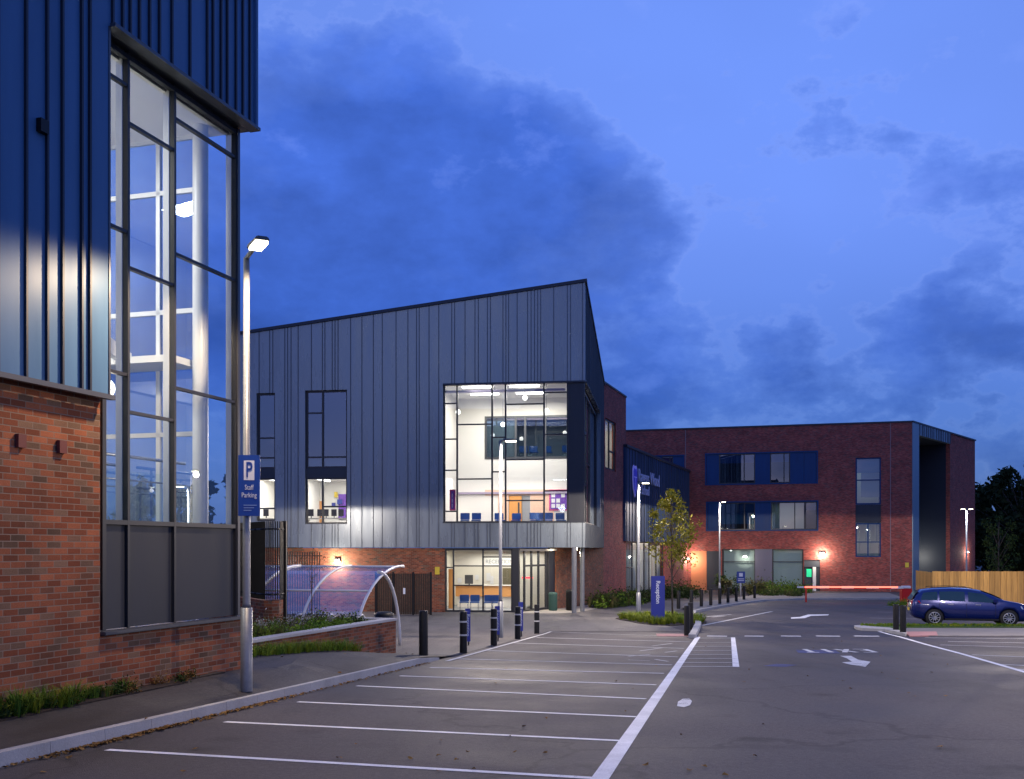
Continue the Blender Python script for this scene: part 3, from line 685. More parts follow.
# the two slim windows
for q, cols_, trs, lab in ((W2, [PX(322.5)], [(W2[0],PX(322.5),PZ(409)),(W2[0],W2[1],PZ(454.5)),(PX(322.5),W2[1],PZ(505.5))], 'a'), (W3, [], [(W3[0],W3[1],PZ(434)),(W3[0],W3[1],PZ(454.5)),(W3[0],W3[1],PZ(507))], 'b')):
    zm0, zm1 = PZ(475.5), PZ(466)
    window(b2, WB, (q[0],q[1],zm1,q[3]), -.15, cols_, [t_ for t_ in trs if t_[2] > zm1+.1], fw=.05, gl=GLASSB)
    window(b2, WB, (q[0],q[1],q[2],zm0), -.15, cols_, [t_ for t_ in trs if t_[2] < zm0-.1], fw=.05, gl=GLASS)
    MB().wbox(WB, q[0], q[1], -.27, -.12, zm0+.002, zm1-.002).build('spandrel_panel', DARKIN, b2)
    MB().wbox(WB, q[0]+.01, q[1]-.01, -.40, -.33, zm1+.05, PZ(456)).build('roller_blind', TEAL, b2)
    room(b2, WB, q[0]-.8, q[1]+.8, q[2]-.6, PZ(474), -.28, 4.5, WHITE, CARPET, nm='classroom')
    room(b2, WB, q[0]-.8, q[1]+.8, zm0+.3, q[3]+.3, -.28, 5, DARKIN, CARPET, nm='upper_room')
    area('classroom_light', WB.p((q[0]+q[1])/2, -2.2, PZ(474)-.1), 2.4, 2, 150, (1,.94,.86))
    u0 = WB.u(312,-4.6) if q is W2 else None
    for fu in (q[0]+.2, q[1]-.3): MB().wbox(WB, fu-.1, fu+.1, -3.4, -1.4, PZ(474)-.09, PZ(474)-.01).build('ceiling_light', TUBE, b2)
    rq = random.Random(int(q[0]*10))
    for k_ in range(7):
        uu = rq.uniform(q[0]-.2, q[1]+.1); zz_ = rq.uniform(PZ(507), PZ(486)); MB().wbox(WB, uu, uu+rq.uniform(.2,.4), -4.64, -4.62, zz_, zz_+rq.uniform(.2,.35)).build('notice', rq.choice((PAPER, TOTEM, YEL, PEACH)), b2)
    if q is W2:
        MB().wbox(WB, WB.u(310,-4.6), WB.u(323,-4.6), -4.77, -4.70, q[2]-.6, WB.z(315,501,-4.6)).build('door', ORANGE, b2)
        MB().wbox(WB, WB.u(338,-4.6), WB.u(347,-4.6), -4.77, -4.70, WB.z(340,519,-4.6), WB.z(340,494,-4.6)).build('notice_board', PURP, b2)
    else:
        MB().wbox(WB, WB.u(259,-4.6), WB.u(270,-4.6), -4.77, -4.70, WB.z(266,516,-4.6), WB.z(266,493,-4.6)).build('notice_board', TOTEM, b2)
i = 0
for px in (311,320,326,334,341,266):
    v = -1.6; P = WB.p(WB.u(px,v), v, 0); z0 = WB.z(px,518,v); P.z = z0
    mo = thing('monitor', P, 'dark computer monitor on the desk in the slim lit window' + (f', {words[i]} from the left' if px > 300 else ' behind the parking sign'), 'monitor', 'monitors in the slim windows')
    MB().wbox(WB, WB.u(px-2.6,v), WB.u(px+2.6,v), v-.02, v+.02, z0+.1, z0+.48).build('screen', BLACK, mo); MB().wbox(WB, WB.u(px-.5,v), WB.u(px+.5,v), v-.05, v-.025, z0, z0+.2).build('stand', TRIM, mo); i += 1
for nm, a, b in (('in the wider slim window', W2[0]-.5, W2[1]+.5), ('in the narrow slim window', W3[0]-.5, W3[1]+.5)):
    z0 = WB.z(326,518,-1.6); dk = thing('desk', WB.p((a+b)/2,-1.7,W2[2]-.6), f'pale desk carrying dark monitors {nm}', 'desk')
    MB().wbox(WB, a, b, -2.1, -1.35, z0-.05, z0-.003).build('desk_top', CREAM, dk); MB().wbox(WB, a, a+.05, -2.05, -1.4, W2[2]-.59, z0-.06).build('side_panel', CREAM, dk); MB().wbox(WB, b-.05, b, -2.05, -1.4, W2[2]-.59, z0-.06).build('side_panel', CREAM, dk)
# ground storey of the middle block
GB = -3.75
mb = MB(); facade(mb, WB, uLft, WB.u(444.5,-.2), GB, zb-.03, [(WB.u(386,-.2), WB.u(431,-.2), GB, WB.z(400,573,-.2))][:0], v0=-.5, v1=-.2); mb.build('brick_wall', BRICK, b2)
g0, g1 = WB.u(445,-.2), WB.u(512.5,-.2)
zg = -h(54.5)+.02
sc_ = [WB.u(x,-.25) for x in (453.5,483)]
window(b2, WB, (g0, g1, zg, 0), -.22, sc_, [(g0,sc_[0],WB.z(450,567.5)),(sc_[0],sc_[1],WB.z(470,585.5)),(sc_[1],g1,WB.z(490,557)),(sc_[0],sc_[1],WB.z(470,566)),(sc_[1],g1,WB.z(490,566))], fw=.04, nm='entrance_glazing')
MB().wbox(WB, g1-.0, g1+.35, -.5, -.15, zg, 0).build('entrance_post', FRAME, b2)
Q0 = WB.p(g1+.2, -.35); Q1 = Vector((2.51, 60.0, 0)); WQ = Wall(Q0.x, Q0.y, Q1.x-Q0.x, Q1.y-Q0.y); LQ = (Q1-Q0).length if False else math.hypot(Q1.x-Q0.x, Q1.y-Q0.y)
qs = [WQ.u(x) for x in (519,526,533,540,547.5)]
window(b2, WQ, (.2, LQ-1.0, -h(58)+.02, 0), -.05, qs, [(qs[1],qs[2],-.95),(qs[2],qs[3],-.95),(qs[3],qs[4],-.95),(.2,qs[0],-1.1)], fw=.06, nm='entrance_doors')
MB().wbox(WQ, LQ-1.0, LQ, -.3, -.05, -3.7, 0).build('corner_post', FRAME, b2)
# foyer
fy = MB()
fy.wbox(WB, g0-1, g1+1.75, -7.1, -7.0, -3.7, -.05); fy.wbox(WB, g0-1.1, g0-1, -7.1, -.52, -3.7, -.05)
fy.wbox(WB, g0-1.1, g1+1.75, -7.1, -.5, -.15, -.05); fy.build('foyer', CREAM, b2)
MB().wbox(WB, g0-1.1, g1+.1, -6.99, -.5, -3.6, zg-.01).build('foyer_floor', GREY, b2)
FW = lambda px, v=-4: WB.u(px, v)
FZ = lambda py, v=-4: WB.z(480, py, v)
MB().wbox(WB, FW(455), FW(519), -4.2, -4.05, FZ(566), -.16).build('bulkhead', CREAM, b2)
MB().wbox(WB, FW(484.5), FW(514), -4.04, -4.02, FZ(565.5), FZ(558)).build('reception_fascia', WHITE, b2)
text('RECEPTION', .30, GREY, b2, WB.p((FW(485)+FW(514))/2, -4.0, (FZ(565.5)+FZ(558))/2), (WB.dx,WB.dy,0))
MB().wbox(WB, FW(448.5,-3), FW(454,-3), -3.05, -3.0, zg, WB.z(450,569,-3)).build('inner_door', ORANGE, b2)
MB().wbox(WB, FW(495), FW(507), -6.98, -6.9, zg+1, FZ(568,-6.9)).build('inner_window', mat('olive_curtain', (.16,.14,.09), .8), b2)
rd = thing('reception_desk', WB.p((FW(456)+FW(515))/2, -3.9, zg), 'long orange reception desk behind the entrance glazing', 'desk')
MB().wbox(WB, FW(455.5), FW(517), -4.1, -4.0, FZ(596.5), FZ(585.8)).build('front_panel', ORANGE, rd); MB().wbox(WB, FW(455), FW(518), -4.6, -3.9, FZ(585.7), FZ(585)).build('counter', CREAM, rd); MB().wbox(WB, FW(457), FW(516), -4.3, -4.15, zg+.001, FZ(596.6)).build('plinth', CREAM, rd)
mo = thing('monitor', WB.p(FW(468), -4.3, FZ(585)), 'dark grey screen standing on the orange reception desk', 'monitor')
MB().wbox(WB, FW(463.8), FW(472), -4.35, -4.3, FZ(584,-4.3), FZ(575,-4.3)).build('screen', mat('dark_screen', (.06,.06,.065), .5), mo); MB().wbox(WB, FW(467.3), FW(468.6), -4.4, -4.36, FZ(585,-4.3)+.01, FZ(580,-4.3)).build('stand', BLACK, mo)
for i, (a, b, c, d_) in enumerate(((457,461,578,583),(474.5,478,575,580),(486,490,573,581),(489.5,493,576,584))):
    pp = MB().wbox(WB, FW(a,-6.8), FW(b,-6.8), -6.98, -6.95, FZ(d_,-6.8), FZ(c,-6.8)).build('notice', PAPER, b2)
i = 0
for px in (464,474.5,488.5,496):
    v = -1.1; P = WB.p(WB.u(px, v), v, zg+.0); c = chair(P, math.pi+.14, 'blue waiting chair behind the entrance glazing, ' + words[i] + ' from the left', 'blue chairs in the foyer'); c.scale = (1,1,1); i += 1
area('foyer_light', WB.p((g0+g1)/2+1, -2.4, -.3), 4, 2.5, 190, (1,.94,.84)); area('foyer_back_light', WB.p((g0+g1)/2+.2, -5.8, -.3), 5, 1.2, 100, (1,.94,.84))
MB().wbox(WB, FW(522,-3.4), FW(533,-3.4), -3.42, -3.36, WB.z(525,578.5,-3.4), WB.z(525,577,-3.4)).build('light_strip', REDLED, b2)
mb = MB(); mb.wbox(WB, g1+.6, g1+.62, -3.4, -3.3, zg, -.2); mb.wbox(WB, g1+1.5, g1+1.58, -3.4, -3.3, zg, -.2); mb.build('inner_frame', FRAME, b2)
# columns under the overhang
for i, (px, Y, r) in enumerate(((574.2,53.95,.13),(582.3,56.0,.12))):
    X = (px-CX)/F*Y; MB().lathe([(r,-h(Y)-.05),(r,.04)], c=(X,Y,0), seg=18).build('column', GALV, b2)
mb = MB(); cp = Vector((3.45,57.5,zb+.0)); mb.box(cp.x-.12,cp.x+.12,cp.y-.12,cp.y+.12,-.10,.02); mb.build('soffit_lamp', LENSW, b2)
point('soffit_light', (3.3,57.0,-.3), 240, (1,.85,.66), .06)
mb = MB(); pts = [G(520,613.4), G(560,613.6), G(577,612.5), G(607,607), (6.3,71,0), (2.6,60.5,0), (Q0.x,Q0.y+.2,0)]; mb.add([(p[0],p[1],-h(p[1])+.014) for p in pts], [tuple(range(len(pts)))]); tag(mb.build('entrance_paving', PALEPAVE, fix=False), kind='structure')

# brick tower right of the middle block and the wall under the overhang
WT = Wall(2.51, 60, .32, 1)
LT = WT.u(626)
b5 = thing('brick_tower', WT.p(LT-3, 0, -3.9), 'narrow dark red brick tower joining the middle block and the low blue block', 'building')
t0 = WT.u(603.5)
tw = (WT.u(605.2), WT.u(616), WT.z(610,470), WT.z(610,420))
mb = MB(); facade(mb, WT, 0, t0, -4, zb-.01, v0=-.3, mi=1); facade(mb, WT, t0, LT, -4.1, 11.3, [tw], v0=-.3)  # part under the overhang in orange brick, standing for lamp light on it
mb.wbox(WT, LT-.3, LT, -6, -.31, -4.1, 11.3); mb.build('brick_wall', [BRICK_FAR, BRICK], b5)
MB().wbox(WT, t0-.05, LT+.05, -.35, .06, 11.302, 11.42).build('parapet_coping', SEAM, b5)
window(b5, WT, tw, -.1, [(tw[0]+tw[1])/2], [((tw[0]+tw[1])/2, tw[1], (tw[2]+tw[3])/2-.4)], fw=.07)
room(b5, WT, tw[0]-.3, tw[1]+.3, tw[2]-.2, tw[3]+.2, -.32, 3, WHITE, CARPET, nm='stair_room'); area('tower_light', WT.p((tw[0]+tw[1])/2, -1.5, tw[3]), 2, 1.5, 60)
# ================================================================== LOW BLUE BLOCK
WD = Wall(8.47, 78, .35, 1); LD = WD.u(690)
b4 = thing('school_block', WD.p(LD/2, 0, -4), 'low dark blue ribbed block carrying the crest and school name', 'building')
zD0, zD1 = WD.z(640,541.5), 7.5
mb = MB(); facade(mb, WD, -.1, LD, zD0, zD1, v0=-.3); seams(mb, WD, 0, LD, zD0, zD1, v=0, d=.06, wd=.05, step=(.6,1.0), rnd=random.Random(5), pair=.1); mb.build('ribbed_cladding', [CLADN, SEAM2], b4)
MB().wbox(WD, -.1, LD+.1, -.5, .12, zD1+.002, zD1+.2).build('roof_coping', SEAM, b4)
MB().wbox(WD, 0, LD, -7, -.31, zD1-.5, zD1-.2).build('roof', TRIM, b4)
MB().wbox(WD, 0, LD, -6, -.31, zD0+.01, zD0+.2).build('soffit', TRIM, b4)
ug = WD.u(662.5, -.3)
mb = MB(); facade(mb, WD, ug, LD+.4, -4.6, zD0-.01, v0=-.5, v1=-.15); mb.build('brick_wall', BRICK_FAR, b4)
gm = [WD.u(x,-.3) for x in (632,637,644,649,656)]
window(b4, WD, (0, ug, -4.2, zD0-.01), -.25, gm, [(0,gm[0],-1.5)], fw=.05, nm='curtain_window')
rnd = random.Random(9); mb = MB(); u = .2
while u < ug-.3:
    w_ = rnd.uniform(.35,.8)
    mb.wbox(WD, u, u+w_, -.75-rnd.uniform(0,.1), -.6, -4.1, zD0-.1); u += w_+rnd.choice((.03,.05,.7))
mb.build('vertical_blinds', CREAM, b4)
MB().wbox(WD, .3, 1.7, -1.3, -1.2, -4.1, zD0-.1).build('blue_banner', mat('blue_banner', (.05,.10,.6), .5), b4)
room(b4, WD, .1, ug-.1, -4.2, zD0-.02, -.52, 4, CREAM, CARPET, nm='lit_room'); area('blue_block_light', WD.p(ug/2,-2.4,zD0-.15), 6, 2.5, 130, (1,.93,.82), math.atan2(WD.dy,WD.dx))
area('blue_block_blind_light', WD.p(ug/2,-.56,zD0-.12), 6, .2, 14, (1,.93,.82), math.atan2(WD.dy,WD.dx))
# crest and name
ucr = WD.u(633.5)
cz = WD.z(633.5, 481); mb = MB()
pr = [(0,-1.25),(.55,-.6),(.75,.1),(.72,.9),(.4,1.2),(0,1.05),(-.4,1.2),(-.72,.9),(-.75,.1),(-.55,-.6)]
def pris(mb, w, prof, uc, z, s, v0, v1, mi=0):
    n = len(prof); mb.add([w.p(uc+a*s, v1, z+b*s) for a, b in prof]+[w.p(uc+a*s, v0, z+b*s) for a, b in prof], [tuple(range(n)), tuple(range(2*n-1,n-1,-1))]+[(i,(i+1)%n,n+(i+1)%n,n+i) for i in range(n)], mi)
pris(mb, WD, pr, ucr, cz, 1.0, .06, .14, 0); pris(mb, WD, pr, ucr, cz, .82, .141, .16, 1)
mb.wbox(WD, ucr-.5, ucr+.5, .161, .17, cz+.25, cz+.33, mi=0); mb.wbox(WD, ucr-.04, ucr+.04, .161, .169, cz-.7, cz+.24, mi=0)
mb.build('crest', [emit('crest_rim', (.3,.3,.8), .16), emit('crest_blue', (.04,.04,.5), .16)], b4)
dxy = (WD.dx, WD.dy, 0)
LETT = emit('lit_lettering', (.35,.38,.6), .05)
text('Ravens Wood', 1.45, LETT, b4, WD.p(WD.u(648), .12, WD.z(648,479)), dxy, depth=.03)
text('School', 1.1, LETT, b4, WD.p(WD.u(644), .12, WD.z(644,491)), dxy, depth=.03)

# ================================================================== FAR BRICK BLOCK
WE = Wall(17.6, 104, 1, -.299); WF = Wall(37.4, 98.1, .78, 1)
uE1 = WE.u(912); zR = 11.75
b3 = thing('school_block', WE.p(10, 0, -4.2), 'three storey dark red brick block at the far end with blue framed windows', 'building')
q = lambda a, b, c, d_: (WE.u(a), WE.u(b), WE.z((a+b)/2, d_), WE.z((a+b)/2, c))
Wr1 = q(705,818,452,484.5); Wr2 = q(706,818.5,501,531); Wg = q(722,803.5,549,589); Wt = q(855.5,881,457.5,504.5); Wt2 = q(856.5,881,507,523); Wt3 = q(856.5,881,524.5,557); Wd = q(804,820,560,590); Wl = q(655,684.5,455,486)
Wg = (Wg[0], Wg[1], -4.1, Wg[3]); Wd = (Wd[0], Wd[1], -4.15, Wd[3]); Wt3 = (Wt3[0], Wt3[1], Wt3[2], Wt2[3]); Wor = q(691,706.5,551,592); Wor = (Wor[0], Wor[1], -4.15, Wor[3]); Wgr = (Wor[1]+.02, Wg[0]-.1, -4.15, Wor[3])
mb = MB(); facade(mb, WE, -7, uE1, -4.6, zR, [Wr1, Wr2, Wg, (Wt[0],Wt[1],Wt3[2],Wt[3]), Wd, Wl, (Wor[0],Wgr[1],-4.6,Wor[3])], v0=-.4)
mb.build('brick_wall', BRICK_FAR, b3)
MB().wbox(WE, -7, uE1+.02, -.45, .07, zR+.002, zR+.15).build('parapet_coping', SEAM, b3)
for px in (685.5, 890.5):
    u = WE.u(px); MB().wbox(WE, u-.035, u+.035, .002, .012, -4.5, zR-.02).build('movement_joint', mat('mastic_joint', (.30,.2,.19), .8) if px < 700 else bpy.data.materials['mastic_joint'], b3)
def bay(q_, parts, transz=None):
    """a ribbon of navy panels and windows"""
    u0, u1, z0, z1 = q_
    mb = MB(); mb.wbox(WE, u0, u1, -.05, .04, z1-.12, z1); mb.wbox(WE, u0, u1, -.05, .04, z0, z0+.12); mb.wbox(WE, u0, u0+.12, -.05, .04, z0+.12, z1-.12); mb.wbox(WE, u1-.12, u1, -.05, .04, z0+.12, z1-.12); mb.build('window_surround', NAVY, b3)
    for a, b, kind in parts:
        a, b = WE.u(a), WE.u(b); a = max(a, u0+.13); b = min(b, u1-.13)
        if kind == 'panel': MB().wbox(WE, a+.01, b-.01, -.2, -.05, z0+.12, z1-.12).build('navy_panel', NAVY, b3)
        else:
            o = window(b3, WE, (a, b, z0+.12, z1-.12), -.06, [a+(b-a)*.7] if kind != 'one' else [], [], fw=.05, gl=GLASSD if kind != 'lit' else GLASSB)
            zz = z1-.12-(z1-z0)*(.28 if kind in ('high','lit','one') else .72)
            if kind != 'lit': MB().wbox(WE, a+.05, b-.05, -.28, -.24, zz, z1-.15).build('roller_blind', BLIND if kind != 'low' else TEAL, b3)
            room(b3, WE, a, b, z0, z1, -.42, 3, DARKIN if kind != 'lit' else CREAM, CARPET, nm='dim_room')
            if kind == 'lit': area('dim_light', WE.p((a+b)/2,-1.9,z1-.15), 2, 1.5, 7, (.75,1,.9), math.atan2(WE.dy,WE.dx))
bay(Wr1, [(705,719,'panel'),(719,755,'high'),(755,770,'panel'),(770,790,'high'),(790,804,'panel'),(804,818,'panel')])
bay(Wr2, [(705,720,'panel'),(720,755,'low'),(755,771,'panel'),(771,805,'lit'),(805,818.5,'one')])
bay(Wl, [(655,662,'panel'),(662,673,'high'),(673,684.5,'panel')])
# ground floor glazing, entrance panels and door
MB().wbox(WE, WE.u(755), WE.u(772), -.25, -.06, -4.1, Wg[3]).build('grey_panel', mat('lilac_grey_panel', (.16,.15,.19), .5), b3)
for a, b in ((WE.u(722.5),WE.u(755)),(WE.u(772),WE.u(803))):
    window(b3, WE, (a, b, -4.1, Wg[3]), -.08, [], [(a,b,WE.z(740,561.5))], fw=.04, gl=GLASS, nm='ground_window')
    MB().wbox(WE, a+.1, b-.1, -.55, -.45, -4.1, Wg[3]-.1).build('roller_blind', mat('sage_blind', (.40,.52,.48), .8) if a < WE.u(760) else bpy.data.materials['sage_blind'], b3)
MB().wbox(WE, Wor[0], Wor[1], -.3, -.05, -4.15, Wor[3]).build('orange_panel', mat('orange_brick_panel', (.50,.17,.07), .7), b3)
MB().wbox(WE, Wgr[0], Wgr[1], -.3, -.06, -4.15, Wor[3]).build('grey_panel', PANEL, b3)
MB().wbox(WE, Wd[0], Wd[1], -.35, -.1, WE.z(812,567), Wd[3]).build('door_canopy', TRIM, b3)
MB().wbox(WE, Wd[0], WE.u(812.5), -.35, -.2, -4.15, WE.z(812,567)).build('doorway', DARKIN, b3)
MB().wbox(WE, WE.u(806.5), WE.u(811.5), -.19, -.16, WE.z(809,577), WE.z(809,569)).build('exit_light', GRN, b3)
MB().wbox(WE, WE.u(812.7), WE.u(816), -.25, -.08, -4.15, WE.z(812,567)).build('door_post', CREAM, b3); MB().wbox(WE, WE.u(816.2), Wd[1], -.3, -.15, -4.15, WE.z(812,567)).build('grey_panel', PANEL, b3)
# tall slim window
window(b3, WE, (Wt[0],Wt[1],Wt[2],Wt[3]), -.08, [], [(Wt[0],Wt[1],WE.z(868,480))], fw=.07, gl=GLASSB, fm=NAVY)
MB().wbox(WE, WE.u(861), WE.u(879.5), -.6, -.5, WE.z(868,497), WE.z(868,472)).build('pale_blind', WARMW, b3)
MB().wbox(WE, Wt[0]+.1, Wt[1]-.1, -.50, -.45, WE.z(868,472.5), Wt[3]-.1).build('roller_blind', TEAL, b3)
MB().wbox(WE, Wt[0], Wt[1], -.3, -.07, WE.z(868,522.5), Wt[2]-.01).build('grey_panel', PANEL, b3)
window(b3, WE, (Wt[0],Wt[1],Wt3[2],WE.z(868,523)), -.08, [WE.u(868)], [(Wt[0],Wt[1],WE.z(868,542))], fw=.06, gl=GLASSB, fm=NAVY)
mb = MB()
for a in (865.5,869,876): mb.wbox(WE, WE.u(a), WE.u(a+2), -.7, -.6, WE.z(868,541), WE.z(868,523)-.1)
mb.build('curtain', WARMW, b3)
room(b3, WE, Wt[0], Wt[1], Wt3[2], Wt[3], -.42, 2.5, CREAM, CARPET, nm='stair_room'); area('stair_dim_light', WE.p((Wt[0]+Wt[1])/2, -1.6, Wt[3]-.4), 1, 1, 9, (.8,1,.95)); area('stair_dim_light', WE.p((Wt[0]+Wt[1])/2, -1.2, 1.6), .8, .8, 5, (.9,1,.9))
# right-hand side with the deep recess
f0, f1 = WF.u(918.5), WF.u(950); fe = WF.u(975); zv = 10.7
mb = MB(); facade(mb, WF, f1, fe, -4.6, zR, v0=-.4); mb.wbox(WF, fe-.4, fe, -14, -.41, -4.6, zR); mb.build('brick_wall', mat('x', (0,0,0)) and BRICK_FAR, b3)
mb = MB(); mb.wbox(WF, 0, f0, -.4, .06, -4.6, zR); mb.wbox(WF, f0, f1, -.4, .06, zv, zR)
seams(mb, WF, f0, f1, zv, zR, v=.06, d=.05, wd=.08, step=(.5,.8), mi=1, rnd=random.Random(2), pair=0); mb.build('recess_surround', [mat('pale_blue_metal', (.20,.27,.33), .4, .5), SEAM2], b3)
MB().wbox(WF, -.05, fe+.05, -.45, .12, zR+.002, zR+.15).build('parapet_coping', SEAM, b3)
mb = MB(); DP = 4.2
mb.wbox(WF, f0-.2, f0-.01, -DP, -.41, -4.6, zv); mb.wbox(WF, f1+.01, f1+.2, -DP, -.41, -4.6, zv); facade(mb, WF, f0-.2, f1+.2, -4.6, zv, [(f0+.1,f1-.1,-4.6,.2)], v0=-DP-.2, v1=-DP); mb.wbox(WF, f0-.2, f1+.2, -DP, -.41, zv+.01, zv+.2)
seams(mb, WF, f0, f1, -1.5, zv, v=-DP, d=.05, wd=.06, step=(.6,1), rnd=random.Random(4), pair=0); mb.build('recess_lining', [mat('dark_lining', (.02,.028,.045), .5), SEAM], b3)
MB().wbox(WF, f0+.1, f1-.1, -DP-.2, -DP-.1, -4.6, .2).build('recess_door_wall', CREAM, b3)
window(b3, WF, (f0+2.0, f1-2.6, -.6, 3.2), -DP+.12, [], [], fw=.06, gl=GLASSD)
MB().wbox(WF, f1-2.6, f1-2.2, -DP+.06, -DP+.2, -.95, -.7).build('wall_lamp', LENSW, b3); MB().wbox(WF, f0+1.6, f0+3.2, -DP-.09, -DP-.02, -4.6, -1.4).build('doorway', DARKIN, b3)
point('recess_light', WF.p(f1-2.4, -DP+.9, -1.0), 200, (.95,.92,.85), .1)
MB().wbox(WE, -7, uE1, -13, -12.7, -4.6, zR).build('rear_wall', BRICK_FAR, b3)
MB().hexa([WE.p(-7,-.42,zR-.5), WE.p(uE1-.3,-.42,zR-.5), WF.p(fe-.1,-.42,zR-.5), WE.p(-7,-12.7,zR-.5), WE.p(-7,-.42,zR-.3), WE.p(uE1-.3,-.42,zR-.3), WF.p(fe-.1,-.42,zR-.3), WE.p(-7,-12.7,zR-.3)]).build('roof', TRIM, b3)
# wall lights (parts of the walls they are screwed to)
def wall_lamp(w, px, py, parent, power, v=.002, col=(1,.88,.74), aim=None, s=.12):
    u, z = w.u(px, v), w.z(px, py, v)
    o = MB().wbox(w, u-s, u+s, v, v+.16, z-.02, z+.12).build('wall_lamp', TRIM, parent); MB().wbox(w, u-s*.95, u+s*.95, v+.01, v+.2, z-.12, z-.022).build('lens', LENSW, o)
    point('wall_light', w.p(u, v+.5, z-.16), power, col, .06)
wall_lamp(WD, 686.5, 558, b4, 260, v=-.14, s=.2); wall_lamp(WE, 745, 556, b3, 50, s=.18); wall_lamp(WE, 822, 553, b3, 330, s=.22); wall_lamp(WF, 966.5, 551.5, b3, 150, s=.18)
wall_lamp(WB, 338, 561, b2, 260, v=-.19, s=.13)
for w, px, py, s, par in ((WE,907,565,.16,b3),): MB().wbox(w, w.u(px)-s, w.u(px)+s, .004, .03, w.z(px,py)-.22, w.z(px,py)+.22).build('yellow_plate', YEL, par)
MB().wbox(WB, WB.u(435,-.19), WB.u(439.6,-.19), -.195, -.17, WB.z(437,574.5), WB.z(437,567)).build('yellow_plate', YEL, b2)
# ================================================================== STREET FURNITURE
def copy_tree(o, parent=None):
    c = o.copy(); COL.objects.link(c)
    if parent: c.parent = parent
    for ch in list(o.children): copy_tree(ch, c)
    return c
def bollard(loc, label, band, r=.09, hgt=1.0):
    b = thing('bollard', loc, label, 'bollard', 'black banded bollards' if band else 'plain black bollards')
    L = Vector(loc)
    MB().lathe([(r,0),(r,hgt-.03),(r*.92,hgt),(0,hgt+.004)], c=tuple(L), seg=16).build('post', BLACK, b)
    if band:
        for z in (.42, .74): MB().lathe([(r+.002,z),(r+.002,z+.04)], c=tuple(L), seg=16).build('reflective_band', BAND, b, fix=False)
    return b
P = G(423.5, 659, .0); P.z = pave(P.x, P.y); pb = bollard(P, 'thick plain black bollard at the end of the kerb, nearest the camera on the left', False, .10, .99)
band0 = None
for (px, py, lab) in ((463.4,653.2,'banded black bollard beside the leftmost blue banner sign'),(493.8,645.6,'banded black bollard just left of the middle lamp post'),(517.7,639.2,'banded black bollard just right of the middle lamp post'),(536.8,633.9,'banded black bollard at the right end of the forecourt row')):
    p = G(px, py); 
    if band0 is None: band0 = bollard(p, lab, True); o = band0
    else: o = copy_tree(band0)
    o.location = p; o['label'] = lab
def cp(src, p, lab, g=None):
    o = copy_tree(src); o.location = p; o['label'] = lab
    if g: o['group'] = g
cp(pb, G(687, 636), 'thick black bollard on the pink paving at the corner of the car park'); cp(pb, G(690.6, 629.5), 'black bollard half hidden behind the one at the car park corner')
cp(pb, G(896, 632.8), 'left one of the two black bollards beside the parked blue car'); cp(pb, G(903, 635.2), 'right one of the two black bollards beside the parked blue car')
row = [(678.5,611.5),(691.3,610.5),(701.4,609),(710.8,607.8),(719.8,606.2),(728,605),(736.3,603.7),(743.9,602.2),(754.6,601)]
labs = ['first','second','third','fourth','fifth','sixth','seventh','eighth','ninth']
for (px, py), l_ in zip(row, labs): 
    p = G(px, py-.9); p.z += .10; cp(pb, p, f'black bollard, {l_} from the left in the row along the far curved kerb', 'row of black bollards along the far kerb')

def lamp_post(px, py, top, label, arm=1, ad=None, ext=0.0, power=900, r=.055, head=.42, base=None, col=(1,.84,.70), double=False, spot=179, blend=.03, spec=1):
    p = base or G(px, py); hgt = top + h(0)*0 - p.z
    t_ = thing('lamp_post', p, label, 'lamp post', 'car park lamp posts')
    MB().tube([p, p+Vector((0,0,.02)), p+Vector((0,0,1.15))], [r*1.55]*3, 16).build('base_sleeve', GALV, t_)
    MB().tube([p+Vector((0,0,1.15)), p+Vector((0,0,1.2)), p+Vector((0,0,hgt))], [r*1.2, r, r*.8], 14).build('pole', GALV, t_)
    hz = p + Vector((0,0,hgt)); 
    for sgn in ((1,) if not double else (1,-1)):
        d = Vector(ad or (arm*sgn, -.25, 0)).normalized()
        MB().tube([hz, hz+d*(.12+ext)+Vector((0,0,.02))], .03, 8).build('arm', GALV, t_)
        a = hz + d*(.10+ext); b = hz + d*(.10+ext+head); n = Vector((-d.y, d.x, 0))*.10
        mb = MB(); mb.hexa([a-n+Vector((0,0,0)), b-n, b+n, a+n, a-n*.8+Vector((0,0,.07)), b-n*.7+Vector((0,0,.05)), b+n*.7+Vector((0,0,.05)), a+n*.8+Vector((0,0,.07))]); hd = mb.build('lamp_head', TRIM, t_, bevel=.01)
        mb = MB(); a2 = a+d*.08; b2_ = b-d*.03; n2 = n*.8
        mb.hexa([a2-n2+Vector((0,0,-.035)), b2_-n2+Vector((0,0,-.035)), b2_+n2+Vector((0,0,-.035)), a2+n2+Vector((0,0,-.035)), a2-n2+Vector((0,0,-.002)), b2_-n2+Vector((0,0,-.002)), b2_+n2+Vector((0,0,-.002)), a2+n2+Vector((0,0,-.002))]); mb.build('lens', LENS, hd)
        q = a.lerp(b, .75); point('post_light', (q.x, q.y, q.z-.14), power*1.5, col, .09, spot=spot, blend=blend, spec=spec, aim=(q.x, q.y, q.z-5))
    return t_
